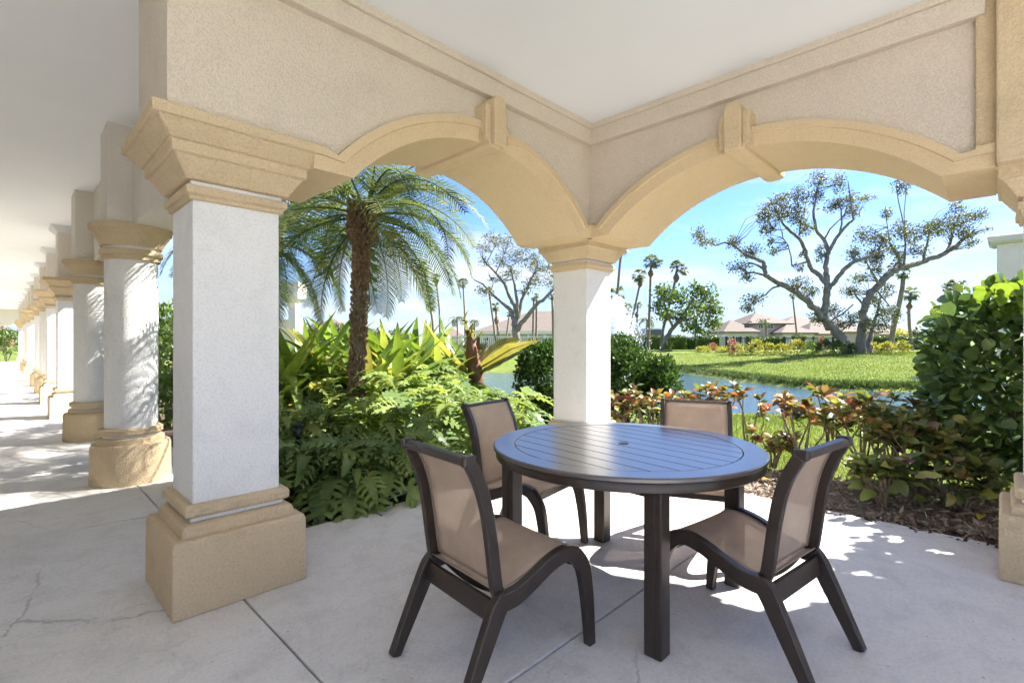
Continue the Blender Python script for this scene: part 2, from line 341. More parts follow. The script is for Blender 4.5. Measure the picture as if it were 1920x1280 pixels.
# ------------------------------------------------------------------ mesh helpers
class MB:
    def __init__(s): s.v = []; s.f = []
    def add(s, vs, fs):
        o = len(s.v); s.v.extend([tuple(map(float, p)) for p in vs]); s.f.extend([tuple(i + o for i in f) for f in fs]); return s
    def box(s, x0, x1, y0, y1, z0, z1):
        return s.add([(x0, y0, z0), (x1, y0, z0), (x1, y1, z0), (x0, y1, z0), (x0, y0, z1), (x1, y0, z1), (x1, y1, z1), (x0, y1, z1)],
                     [(0, 3, 2, 1), (4, 5, 6, 7), (0, 1, 5, 4), (1, 2, 6, 5), (2, 3, 7, 6), (3, 0, 4, 7)])
    def rings(s, rings, cap=True, closed=False):
        n = len(rings[0]); vs = [p for r in rings for p in r]; fs = []
        k = len(rings)
        for i in range(k if closed else k - 1):
            a = i * n; b = ((i + 1) % k) * n
            for j in range(n):
                fs.append((a + j, a + (j + 1) % n, b + (j + 1) % n, b + j))
        if cap and not closed:
            fs.append(tuple(range(n - 1, -1, -1))); fs.append(tuple(range((k - 1) * n, k * n)))
        return s.add(vs, fs)
    def tube(s, pts, rad, n=7, cap=True):
        pts = [np.array(p, float) for p in pts]
        if np.isscalar(rad): rad = [rad] * len(pts)
        rs = []; ref = None
        for i, p in enumerate(pts):
            t = pts[min(i + 1, len(pts) - 1)] - pts[max(i - 1, 0)]
            t = t / (np.linalg.norm(t) + 1e-9)
            if ref is None: ref = np.array([1.0, 0, 0]) if abs(t[0]) < 0.8 else np.array([0, 1.0, 0])
            a = np.cross(t, ref); a /= (np.linalg.norm(a) + 1e-9); b = np.cross(t, a); ref = -np.cross(t, a) if False else ref
            rs.append([p + rad[i] * (math.cos(2 * math.pi * j / n) * a + math.sin(2 * math.pi * j / n) * b) for j in range(n)])
        return s.rings(rs, cap)
    def prism(s, poly, t0, t1, ax=0):
        """extrude a 2D polygon (a, b) along axis ax from t0 to t1"""
        def mk(a, b, t):
            return (t, a, b) if ax == 0 else ((a, t, b) if ax == 1 else (a, b, t))
        return s.rings([[mk(a, b, t0) for a, b in poly], [mk(a, b, t1) for a, b in poly]])
    def mesh(s, name, smooth=None, fix=True):
        me = bpy.data.meshes.new(name); me.from_pydata(s.v, [], s.f)
        if fix:
            bm = bmesh.new(); bm.from_mesh(me); bmesh.ops.recalc_face_normals(bm, faces=bm.faces); bm.to_mesh(me); bm.free()
        if smooth is not None:
            for p in me.polygons: p.use_smooth = True
            me.set_sharp_from_angle(angle=math.radians(smooth))
        me.update(); return me
    def build(s, name, mat, parent=None, smooth=None, bevel=0, loc=None, fix=True, segs=2):
        me = s.mesh(name, smooth, fix); me.materials.append(MAT[mat] if isinstance(mat, str) else mat)
        return ob(name, me, parent, loc, bevel, segs)
def ob(name, me, parent=None, loc=None, bevel=0, segs=2):
    o = bpy.data.objects.new(name, me); col.objects.link(o)
    if parent is not None: o.parent = parent
    if loc is not None: o.location = loc
    if bevel:
        b = o.modifiers.new('bevel', 'BEVEL'); b.width = bevel; b.segments = segs; b.limit_method = 'ANGLE'; b.angle_limit = math.radians(40)
    return o
def empty(name, loc=(0, 0, 0), rz=0.0):
    o = bpy.data.objects.new(name, None); col.objects.link(o); o.location = loc; o.rotation_euler = (0, 0, rz); o.empty_display_size = 0.1; return o
def tag(o, label=None, cat=None, group=None, kind=None):
    if label: o['label'] = label
    if cat: o['category'] = cat
    if group: o['group'] = group
    if kind: o['kind'] = kind
    return o
def fast_mesh(name, V, F):
    """V (n,3) array, F (m,k) array of equal-size faces"""
    me = bpy.data.meshes.new(name); V = np.asarray(V, np.float32); F = np.asarray(F, np.int32)
    m, k = F.shape
    me.vertices.add(len(V)); me.vertices.foreach_set('co', V.ravel())
    me.loops.add(m * k); me.loops.foreach_set('vertex_index', F.ravel())
    me.polygons.add(m); me.polygons.foreach_set('loop_start', np.arange(0, m * k, k, dtype=np.int32))
    me.update(calc_edges=True); me.validate(); return me
def rand_dirs(n, up=0.0):
    d = R.normal(size=(n, 3)); d[:, 2] += up; return d / np.linalg.norm(d, axis=1)[:, None]
def leaf_cloud(name, P, size, mat, parent=None, aspect=0.5, dirs=None, sv=0.35, droop=0.0):
    """one rhombic folded leaf per point"""
    P = np.asarray(P, float); n = len(P)
    d = rand_dirs(n) if dirs is None else dirs
    d = d + np.array([0, 0, -droop]); d /= np.linalg.norm(d, axis=1)[:, None]
    q = np.cross(d, rand_dirs(n)); q /= (np.linalg.norm(q, axis=1)[:, None] + 1e-9)
    nn = np.cross(d, q)
    s = (size * (1 + sv * R.uniform(-1, 1, n)))[:, None]
    a = P; c = P + d * s; m1 = P + d * s * 0.5 + q * s * aspect * 0.5 + nn * s * 0.08; m2 = P + d * s * 0.5 - q * s * aspect * 0.5 + nn * s * 0.08
    V = np.stack([a, m1, c, m2], 1).reshape(-1, 3)
    F = np.arange(4 * n).reshape(n, 4)
    me = fast_mesh(name, V, F); me.materials.append(MAT[mat]); return ob(name, me, parent)
def ellipsoid_pts(n, c, r, shell=0.35):
    d = rand_dirs(n); k = (shell + (1 - shell) * R.uniform(0, 1, n)) ** 0.5
    return np.asarray(c) + d * k[:, None] * np.asarray(r)

# ------------------------------------------------------------------ terrain, pond, beds
def onz(px, py, z):
    r = FW + RT * ((px - 960) / FPX) + UP * ((640 - py) / FPX); t = (z - CAM[2]) / r[2]; return CAM + r * t
WZ = -0.5
far_sh = [onz(*q, WZ)[:2] for q in [(800, 697), (900, 696), (985, 697), (1130, 694), (1270, 695), (1400, 712), (1480, 722), (1560, 727), (1700, 730), (1850, 731), (2100, 731)]]
near_sh = [onz(*q, WZ)[:2] for q in [(2300, 770), (1900, 782), (1700, 784), (1560, 782), (1440, 775), (1300, 772), (1180, 765), (1080, 752), (960, 742), (860, 735), (760, 728)]]
POND = np.array(far_sh + near_sh)
def pond_sd(P):
    P = np.asarray(P)[:, None, :]; A = POND[None]; B = np.roll(POND, -1, 0)[None]
    e = B - A; wv = P - A; t = np.clip((wv * e).sum(-1) / (e * e).sum(-1), 0, 1)
    d = np.sqrt(((wv - e * t[..., None]) ** 2).sum(-1)).min(1)
    c1 = (A[..., 1] <= P[..., 1]) & (B[..., 1] > P[..., 1]); c2 = (A[..., 1] > P[..., 1]) & (B[..., 1] <= P[..., 1])
    cr = e[..., 0] * wv[..., 1] - e[..., 1] * wv[..., 0]
    wn_ = ((c1 & (cr > 0)).sum(1) - (c2 & (cr < 0)).sum(1))
    return np.where(wn_ != 0, -d, d)
def sstep(x): x = np.clip(x, 0, 1); return x * x * (3 - 2 * x)
def ground_z(P):
    P = np.atleast_2d(np.asarray(P, float))[:, :2]
    sd = pond_sd(P); dep = (P - CAM[:2]) @ FW[:2]
    far = sstep((dep - 11) / 7) * sstep((1.5 - P[:, 0]) / 4)
    zn = WZ + 0.42 * sstep((sd + 0.4) / 5.5); zf = WZ + 0.05 + 0.85 * sstep((sd + 1.5) / 15.5)
    z = zn * (1 - far) + zf * far
    z = np.where(P[:, 0] > -2, np.minimum(z, -0.075), z) if False else z
    return np.where(sd < 0, WZ - 0.5 * sstep(-sd / 1.2) - 0.02 + 0.03 * far, z)
ax = np.concatenate([-np.geomspace(3000, 62, 14), np.arange(-60, 14.01, 0.5), np.geomspace(16, 3000, 14)])
X, Y = np.meshgrid(ax, ax, indexing='ij'); PP = np.stack([X.ravel(), Y.ravel()], 1)
Z = np.concatenate([ground_z(c) for c in np.array_split(PP, 60)])
Z = Z + 0.012 * np.sin(PP[:, 0] * 1.7) * np.sin(PP[:, 1] * 1.3)
n = len(ax); I = np.arange(n * n).reshape(n, n)
F = np.stack([I[:-1, :-1], I[1:, :-1], I[1:, 1:], I[:-1, 1:]], -1).reshape(-1, 4)
me = fast_mesh('lawn', np.column_stack([PP, Z]), F); me.materials.append(MAT['lawn'])
for p in me.polygons: p.use_smooth = True
tag(ob('lawn', me), kind='structure')
g = MB(); lo = POND.min(0) - 3; hi = POND.max(0) + 3
g.add([(lo[0], lo[1], WZ - 0.06), (hi[0], lo[1], WZ - 0.06), (hi[0], hi[1], WZ - 0.06), (lo[0], hi[1], WZ - 0.06)], [(0, 1, 2, 3)])
tag(g.build('pond_water', 'water', fix=False), kind='structure')

def bed(name, poly_fn, x0, x1, y0, y1, z, mat, amp=0.02, step=0.12):
    xs = np.arange(x0, x1 + 1e-6, step); ys = np.arange(y0, y1 + 1e-6, step)
    X, Y = np.meshgrid(xs, ys, indexing='ij'); Zz = z + amp * (R.random(X.shape) - 0.2)
    I = np.arange(X.size).reshape(X.shape); F = np.stack([I[:-1, :-1], I[1:, :-1], I[1:, 1:], I[:-1, 1:]], -1).reshape(-1, 4)
    c = np.stack([X.ravel(), Y.ravel()], 1)[F].mean(1); keep = poly_fn(c[:, 0], c[:, 1])
    me = fast_mesh(name, np.column_stack([X.ravel(), Y.ravel(), Zz.ravel()]), F[keep]); me.materials.append(MAT[mat])
    return tag(ob(name, me), kind='structure')
left_bed = lambda u, v: (v < -0.5) & (u < 2.3) & (v > -9.5 - 0.4 * np.sin(u)) & (u > -2.6 + 0.25 * np.sin(v * 1.3) + 0.25 * (v + 0.5))
right_bed = lambda u, v: (u < -0.4) & (u > -1.75 + 0.22 * np.sin(v * 1.6)) & (v > -0.62) & (v < 7)
bed('planting_bed', left_bed, -6, 2.4, -10, -0.3, -0.045, 'soil')
bed('planting_bed', right_bed, -2.2, -0.3, -0.7, 7, -0.045, 'sandy')
def chips(name, mat, P, size, label, cat='mulch'):
    d = rand_dirs(len(P)); d[:, 2] *= 0.35; d /= np.linalg.norm(d, axis=1)[:, None]
    o = leaf_cloud(name, P, size, mat, None, 0.3, d, 0.6)
    return tag(o, label, cat, kind='stuff')
q = np.column_stack([R.uniform(-2.6, 2.25, 16000), R.uniform(-4.2, -0.55, 16000)]); q = q[left_bed(q[:, 0], q[:, 1])]
chips('mulch', 'l_mulch', np.column_stack([q, R.uniform(-0.045, -0.005, len(q))]), 0.05, 'dark bark mulch scattered under the lobed leaves')
q = np.column_stack([R.uniform(-1.9, -0.45, 15000), R.uniform(-0.6, 4.2, 15000)]); q = q[right_bed(q[:, 0], q[:, 1])]
chips('pale_mulch', 'l_gravel', np.column_stack([q, R.uniform(-0.045, -0.008, len(q))]), 0.045, 'pale dry mulch spread under the croton shrubs')
q = np.column_stack([R.uniform(-.78, -0.42, 3000), R.uniform(1.5, 4.2, 3000)]); q = q[q[:, 0] > -.5 - .13 * (q[:, 1] - 1.5)]
chips('leaf_litter', 'l_mulch', np.column_stack([q, R.uniform(-0.03, 0.0, len(q))]), 0.05, 'dark leaf litter along the patio edge below the crotons', 'leaf litter')

# near lawn blades (shaved to the visible strip)
q = np.column_stack([R.uniform(-9.5, -1.3, 60000), R.uniform(-1.5, 5.2, 60000)])
q = q[(q[:, 0] < -1.75 + 0.22 * np.sin(q[:, 1] * 1.6)) & (R.random(len(q)) < np.clip(1.25 + q[:, 0] / 9, 0.2, 1))]
q = q[pond_sd(q) > 0.15]
gz = ground_z(q); d = rand_dirs(len(q), 2.2); d[:, 2] = np.abs(d[:, 2])
o = leaf_cloud('grass', np.column_stack([q, gz - 0.005]), 0.075, 'l_grass', None, 0.11, d, 0.4)
tag(o, 'short bright green grass blades of the near lawn', 'grass', kind='stuff')

nb = 90000; pxs = R.uniform(1180, 1800, nb); dps = R.uniform(16, 38, nb); q = CAM[None, :2] + (FW[None, :2] + RT[None, :2] * ((pxs - 960) / FPX)[:, None]) * dps[:, None]
sdv = np.concatenate([pond_sd(c) for c in np.array_split(q, 40)]); q = q[sdv > .05]; sdv = sdv[sdv > .05]
d = rand_dirs(len(q), 2.0); d[:, 2] = np.abs(d[:, 2])
o = leaf_cloud('grass', np.column_stack([q, ground_z(q) - .01]), np.where(sdv < .5, .15, .085).mean() if False else .065, 'l_grass', None, .25, d, .5)
tag(o, 'mown grass of the lawn rising on the far bank', 'grass', kind='stuff')
q2 = q[sdv < .55]; q2 = np.repeat(q2, 6, 0) + R.normal(0, .12, (len(q2) * 6, 2)); d = rand_dirs(len(q2), 1.5); d[:, 2] = np.abs(d[:, 2])
o = leaf_cloud('bank_grass', np.column_stack([q2, np.maximum(ground_z(q2), WZ - .08) - .02]), .20, 'l_hedge', None, .12, d, .5)
tag(o, 'rough dark grass fringe along the far water edge', 'grass', kind='stuff')
# ------------------------------------------------------------------ patio floor
US, WS, WO = 2.568, 0.370, 0.118         # clear opening, shaft width, wall overhang
VS = 2.642
COLP = 2.572
ZC = 2.936
PC = 2.753                                # colonnade axis
def slab(parent, x0, x1, y0, y1, gap=0.004):
    m = MB(); m.box(x0 + gap, x1 - gap, y0 + gap, y1 - gap, -0.16, 0.0)
    return m.build('slab', 'concrete', parent, bevel=0.006)
pf = MB(); pf.box(-0.48, 7.0, -0.56, 8.9, -0.2, -0.05); pf = tag(pf.build('patio_floor', 'joint'), kind='structure')
for x0, x1, ys in ((-0.5, 2.756, (-0.58, 1.342, 2.88, 4.42, 5.96, 9.0)), (2.756, 4.9, (-0.195, 1.342, 2.88, 4.42, 5.96, 9.0)), (4.9, 7.05, (-0.195, 1.342, 2.88, 4.42, 5.96, 9.0))):
    for a, b_ in zip(ys[:-1], ys[1:]): slab(pf, x0, x1, a, b_)
slab(pf, 2.2, 2.756, -1.5, -0.58)
cf = MB(); cf.box(2.24, 7.0, -40.1, -0.3, -0.2, -0.05); cf = tag(cf.build('corridor_floor', 'joint'), kind='structure')
yy = [-0.195 - COLP * k for k in range(16)]
for a, b_ in zip(yy[1:], yy[:-1]):
    slab(cf, 2.756 if b_ > -0.3 else 2.2, 4.9, a, b_ if b_ < -0.3 or True else b_); slab(cf, 4.9, 7.05, a, b_)
slab(cf, 2.2, 2.756, -0.195 - COLP, -1.5)

# ------------------------------------------------------------------ columns
ST_PLINTH = [(0.0, .0965), (.300, .0945), (.3236, .084)]
ST_BASE1 = [(.320, .053), (.366, .047), (.376, .030)]
ST_FIL1 = [(.376, .013), (.400, .013)]
ST_BASE2 = [(.398, .026), (.406, .037), (.444, .037), (.454, .024)]
ST_SHAFT = [(.40, 0.0), (1.862, 0.0)]
ST_NECK = [(1.800, .010), (1.803, .017), (1.822, .017), (1.824, .030), (1.861, .031)]
ST_FIL2 = [(1.861, .010), (1.884, .010)]
ST_CAP = [(1.883, .031), (1.972, .086), (1.975, .098), (2.021, .100), (2.024, .112), (2.086, .163), (2.089, .179), (2.136, .180)]
def stack(m, prof, kind, h):
    rs = []
    for z, e in prof:
        r = h + e
        if kind == 'sq': rs.append([(-r, -r, z), (r, -r, z), (r, r, z), (-r, r, z)])
        else: rs.append([(r * math.cos(2 * math.pi * j / 44), r * math.sin(2 * math.pi * j / 44), z) for j in range(44)])
    return m.rings(rs)
_colmesh = {}
def column(kind, x, y, label, group):
    name = 'square_pillar' if kind == 'sq' else 'round_column'
    root = tag(empty(name, (x, y, 0)), label, 'pillar' if kind == 'sq' else 'column', group)
    parts = (('plinth', ST_PLINTH, 'tan'), ('base_molding', ST_BASE1, 'tan'), ('fillet', ST_FIL1, 'white'), ('base_ring', ST_BASE2, 'tan'), ('shaft', ST_SHAFT, 'white'),
             ('necking', ST_NECK, 'tan'), ('fillet', ST_FIL2, 'white'), ('capital', ST_CAP, 'tan'))
    for i, (pn, pr, mt) in enumerate(parts):
        key = (kind, i)
        if key not in _colmesh:
            m = MB()
            if kind == 'rd' and pn == 'capital': pr = [(1.962, .030), (1.985, .035), (2.020, .052), (2.050, .074), (2.070, .086), (2.088, .090), (2.090, .101), (2.094, .104), (2.132, .104), (2.136, .100)]
            if kind == 'rd' and i == 6: pr = [(1.930, .012), (1.964, .012)]
            if kind == 'rd' and pn == 'necking': pr = [(1.850, .006), (1.853, .018), (1.888, .020), (1.891, .032), (1.897, .036), (1.930, .036), (1.936, .030)]
            if kind == 'rd' and pn == 'shaft': pr = [(.40, 0.0), (1.97, 0.0)]
            stack(m, pr, kind, WS / 2); me = m.mesh(pn, 35); me.materials.append(MAT[mt]); _colmesh[key] = me
        ob(pn, _colmesh[key], root, bevel=0.006 if kind == 'sq' else 0)
    return root
column('sq', PC, -WS / 2, 'large square white stucco pillar with tan capital and plinth, nearest on the left', 'square pillars of the arcade')
column('sq', -WS / 2, -WS / 2, 'slim square pillar behind the table where both arches meet', 'square pillars of the arcade')
column('sq', -WS / 2, VS + WS / 2, 'square pillar cut off by the right edge beside the round-leaved shrub', 'square pillars of the arcade')
ordw = ['first', 'second', 'third', 'fourth', 'fifth', 'sixth', 'seventh', 'eighth', 'ninth', 'tenth', 'eleventh', 'twelfth', 'thirteenth']
kinds = ['rd', 'rd', 'sq', 'sq', 'rd', 'rd', 'sq', 'sq', 'rd', 'rd', 'sq', 'sq', 'sq']
for k in range(13):
    kd = kinds[k]
    column(kd, PC, -WS / 2 - COLP * (k + 1), '%s %s beyond the large left pillar along the corridor' % (ordw[k], 'round white column' if kd == 'rd' else 'square pillar'),
           'columns along the corridor')

# ------------------------------------------------------------------ arch walls
def arch_wall(name, label, s0, s1, sc_, Rout, zc, flip, rin=0.13, tin=WO, tout=-WS - WO, ext0=None, ext1=None, key=True, frieze=True, ar=0.18, apd=True):
    """s runs along the wall, t across it (positive = patio side). flip: s is world Y."""
    mp_ = (lambda s, t, z: (t, s, z)) if flip else (lambda s, t, z: (s, t, z))
    root = tag(empty(name, mp_(sc_, (tin + tout) / 2, 2.1)), label, 'arch')
    off = np.array(mp_(sc_, (tin + tout) / 2, 2.1))
    P = lambda s, t, z: tuple(np.array(mp_(s, t, z)) - off)
    ZI = 2.022
    Rin = Rout - rin; th = math.acos((ZI - zc) / Rin)
    ths = np.linspace(-th, th, 49)
    Rw = Rout - 0.05
    prof = [(s0, 2.10)] + [(sc_ + Rw * math.sin(a), zc + Rw * math.cos(a)) for a in ths] + [(s1, 2.10)]
    prof = [(s0, 2.10), (prof[1][0] - 1e-3, 2.10)] + [(a, max(b_, 2.10)) for a, b_ in prof[1:-1]] + [(prof[-2][0] + 1e-3, 2.10), (s1, 2.10)]
    ztop = ZC + 0.03
    m = MB(); rs = [[P(s, tin, z), P(s, tout, z), P(s, tout, ztop), P(s, tin, ztop)] for s, z in prof]
    m.rings(rs); m.build('wall', 'wall', root, bevel=0)
    # archivolt with flat imposts
    st = []
    e0 = ext0 if ext0 is not None else s0; e1 = ext1 if ext1 is not None else s1
    inn = [(e0, ZI)] + [(sc_ + Rin * math.sin(a), zc + Rin * math.cos(a)) for a in ths] + [(e1, ZI)]
    out = [(e0, 2.132)] + [(sc_ + Rout * math.sin(a), zc + Rout * math.cos(a)) for a in ths] + [(e1, 2.132)]
    ao = ar; sec = [(0, tin - .02), (0, ao), (.34, ao), (.36, ao - .013), (1, ao - .03), (1, tout - (ao - tin) + .03), (.36, tout - (ao - tin) + .013), (.34, tout - (ao - tin)), (0, tout - (ao - tin)), (0, tout + .02)]
    m = MB()
    rs = [[P(o_[0] * (1 - a) + i_[0] * a, t, o_[1] * (1 - a) + i_[1] * a) for a, t in sec] for o_, i_ in zip(out, inn)]
    m.rings(rs); m.build('archivolt', 'tan_smooth', root, smooth=25, bevel=0)
    if key:
        zt = zc + Rout; zi = zc + Rin
        kk = MB()
        c = 0.052
        poly = [(-c, zi - 0.03), (c, zi - 0.03), (c, zt + 0.13), (c * .7, zt + 0.155), (0, zt + 0.165), (-c * .7, zt + 0.155), (-c, zt + 0.13)]
        kk.rings([[P(sc_ + a, tin - .01, b_) for a, b_ in poly], [P(sc_ + a, ar + 0.075, b_) for a, b_ in poly]])
        ko = kk.build('keystone', 'tan', root, bevel=0.008)
        for sg in (-1, 1):
            k2 = MB(); a0, a1 = (c, c + .047) if sg > 0 else (-c - .047, -c)
            poly = [(a0, zi + .004), (a1, zi + .004), (a1, zt + .10), (a0, zt + .10)]
            k2.rings([[P(sc_ + a, tin - .01, b_) for a, b_ in poly], [P(sc_ + a, ar + 0.045, b_) for a, b_ in poly]])
            o = k2.build('keystone_side', 'tan', root, bevel=0.008)
        k3 = MB(); poly = [(-c - .02, zi + .02), (-c - .012, zi - .024), (-c * .6, zi - .036), (c * .6, zi - .036), (c + .012, zi - .024), (c + .02, zi + .02)]
        k3.rings([[P(sc_ + a, ar + .04, b_) for a, b_ in poly], [P(sc_ + a, tout - (ar - tin) - .05, b_) for a, b_ in poly]])
        k3.build('soffit_rib', 'tan_smooth', root, bevel=0.006)
    return root, P
r1, P1 = arch_wall('arch_wall', 'cream stucco wall with tan arch framing the palm, left of the corner pillar', -WS - WO, US + WS + WO, US / 2, 1.408, 1.182, False, ext0=.106, ext1=US - .106)
r2, P2 = arch_wall('arch_wall', 'cream stucco wall with tan arch framing the oak, right of the corner pillar', WO, VS + 0.2, VS / 2, 1.577, 0.970, True, 0.118, ext0=.106, ext1=VS - .106)
# friezes under the ceiling
def frieze(root, P, s0, s1):
    m = MB(); m.rings([[P(s, t, z) for t, z in ((WO - .01, 2.778), (.166, 2.778), (.170, 2.783), (.172, 2.896), (WO - .01, 2.896))] for s in (s0, s1)])
    m.build('frieze', 'wall', root, bevel=0.004)
    m = MB(); m.rings([[P(s, t, z) for t, z in ((WO - .01, 2.896), (.186, 2.896), (.192, 2.902), (.192, 2.95), (WO - .01, 2.95))] for s in (s0, s1)])
    m.build('cornice', 'wall', root, bevel=0.004)
frieze(r1, P1, .100, US + WS + WO - .005)
frieze(r2, P2, .172, 2.50)
# piers over the right pillar and the wall that carries on to the right
pr_ = tag(empty('corner_pier', (0, 2.8, 2.1)), 'tan stucco pier rising above the right edge pillar to the ceiling', 'pier')
m = MB(); m.box(-.3, .150, -.336, .0, .036, .86); m.build('pier_strip', 'tan', pr_, bevel=0.008)
m = MB(); m.box(-.32, .205, -.262, .50, -.075, .86); m.build('pier_face', 'tan', pr_, bevel=0.01)
m = MB(); m.box(-.42, -.06, 3.14, 6.0, -.1, 2.96); tag(m.build('garden_wall', 'wall', bevel=0.01), 'plain cream stucco wall continuing past the right edge pillar', 'wall')

# ------------------------------------------------------------------ corridor entablature
for k in range(14):
    y1 = -WS / 2 - COLP * k; y0 = y1 - COLP
    if k > 0:
        p = tag(empty('stucco_pier', (PC, y1, 2.136)), 'cream pier above the %s corridor column, reaching the ceiling' % ordw[k - 1], 'pier', 'piers above the corridor columns')
        m = MB(); m.box(-.303, .187, -.20, .20, -.01, .83); m.build('pier_block', 'wall_b', p, bevel=0.008)
        if k >= 3:
            m = MB(); m.rings([[(-.34 - e, -.22 - e, z), (.20 + e, -.22 - e, z), (.20 + e, .22 + e, z), (-.34 - e, .22 + e, z)] for z, e in ((.70, -.03), (.72, .0), (.795, .07), (.8015, .07))])
            m.build('crown_molding', 'ceiling', p, bevel=0.005)
    if k < 13:
        bt = 'cream beam between the large left pillar and the first round column' if k == 0 else 'cream beam between corridor columns %s and %s' % (ordw[k - 1], ordw[k])
        m = MB(); m.box(-.28, .022, -COLP / 2 + .19, COLP / 2 - (.19 if k else .29), 0, .83); cb_ = m.build('corridor_beam', 'wall_b', loc=(PC, (y0 + y1) / 2, 2.128), bevel=.008)
        tag(cb_, bt, 'beam', 'beams along the corridor')
# ceiling: patio and corridor in one L-shaped slab
m = MB()
m.box(-.36, 2.60, -.36, 3.75, ZC, ZC + .25)
m2 = MB(); m2.box(2.60, 5.6, -36.5, 3.75, ZC, ZC + .25)
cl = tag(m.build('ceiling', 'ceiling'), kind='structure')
cl2 = tag(m2.build('corridor_ceiling', 'ceiling_brightened'), kind='structure')
m = MB(); m.box(5.45, 5.75, -38, 2.0, -.05, ZC + .1); tag(m.build('building_wall', 'wall_b'), 'long cream building wall on the far side of the corridor', 'wall')
m = MB(); m.box(2.45, 5.45, -36.4, -36.0, 2.02, ZC + .02); tag(m.build('end_beam', 'wall_b', bevel=.01), 'cream beam closing the far end of the corridor', 'beam')
m = MB(); m.box(-.45, 5.6, 3.76, 3.95, ZC - .1, ZC + .3); tag(m.build('fascia_beam', 'wall_b', bevel=.01), 'cream edge beam of the covered patio behind the viewer', 'beam')
m = MB(); m.box(-1.0, 2.2, -.98, 3.9, ZC + .25, ZC + .40); m.box(2.2, 5.8, -37, 3.9, ZC + .252, ZC + .402); tag(m.build('roof_slab', 'wall_b'), kind='structure')
# ------------------------------------------------------------------ table
TC = (1.43, 1.253); TZ = 0.683; TR = 0.627
tb = tag(empty('round_table', (TC[0], TC[1], 0)), 'round dark bronze patio table with slatted top and umbrella hole', 'table')
def ring_stack(prof, n=72):
    return [[(r * math.cos(2 * math.pi * j / n), r * math.sin(2 * math.pi * j / n), z) for j in range(n)] for r, z in prof]
RI = 0.527
m = MB(); m.rings(ring_stack([(RI, TZ - .012), (RI, TZ - .002), (RI + .002, TZ), (TR - .006, TZ), (TR, TZ - .005), (TR, TZ - .016), (TR - .008, TZ - .022), (RI, TZ - .024)]), closed=True)
m.build('rim', 'table', tb, smooth=18)
m = MB(); m.rings(ring_stack([(TR - .035, TZ - .022), (TR - .012, TZ - .0225), (TR - .010, TZ - .026), (TR - .012, TZ - .056), (TR - .018, TZ - .060), (TR - .035, TZ - .058)]), closed=True)
m.build('apron', 'bronze', tb, smooth=40)
GA = math.radians(82.9)
ca, sa = math.cos(GA + math.pi / 2), math.sin(GA + math.pi / 2)      # across the slats
cd_, sd_ = math.cos(GA), math.sin(GA)
NP = 11; pit = 2 * RI / NP
for i in range(NP):
    a0 = -RI + i * pit + .0022; a1 = -RI + (i + 1) * pit - .0022; rr = RI - .004
    xs = np.linspace(a0, a1, 7); up_ = [(x, math.sqrt(max(rr * rr - x * x, 0))) for x in xs]
    poly = up_ + [(x, -y) for x, y in reversed(up_)]
    poly = [(x, y) for k, (x, y) in enumerate(poly) if k == 0 or abs(x - poly[k - 1][0]) + abs(y - poly[k - 1][1]) > 1e-4]
    m = MB(); m.rings([[(x * ca + y * cd_, x * sa + y * sd_, z) for x, y in poly] for z in (TZ - .02, TZ - .001)])
    m.build('slat', 'table', tb, bevel=0.0015)
m = MB(); m.rings(ring_stack([(.0245, TZ - .004), (.0245, TZ + .0012), (.020, TZ + .0016), (.019, TZ - .004)], 28), closed=True); pl = m.build('umbrella_collar', 'black', tb, smooth=30)
m = MB(); m.rings(ring_stack([(.0205, TZ - .003), (.0205, TZ + .0006)], 28)); m.build('umbrella_hole', 'black', tb)
m = MB(); m.rings(ring_stack([(.50, TZ - .045), (.50, TZ - .024)], 48)); m.build('underside_panel', 'bronze', tb)
for sx in (-1, 1):
    for sy in (-1, 1):
        m = MB(); cx, cy = sx * .38, sy * .38; h = .036
        m.rings([[(cx - e, cy - e, z), (cx + e, cy - e, z), (cx + e, cy + e, z), (cx - e, cy + e, z)] for z, e in ((0, h * .93), (.004, h), (TZ - .05, h))])
        lg = m.build('leg', 'bronze', tb, bevel=0.005)
        m = MB()
        for (ax_, s_) in ((0, 1), (1, 1), (0, -1), (1, -1)):
            pass
        x0 = cx + sx * (h - .002); m.box(min(x0, x0 + sx * .006), max(x0, x0 + sx * .006), cy - .012, cy + .012, .01, TZ - .06)
        m.build('leg_rib', 'bronze', lg, bevel=.002)
for sx, sy in ((0, 1), (0, -1), (1, 0), (-1, 0)):
    m = MB()
    if sx == 0: m.box(-.345, .345, sy * .38 - .012, sy * .38 + .012, TZ - .10, TZ - .046)
    else: m.box(sx * .38 - .012, sx * .38 + .012, -.345, .345, TZ - .10, TZ - .046)
    m.build('stretcher', 'bronze', tb, bevel=.002)

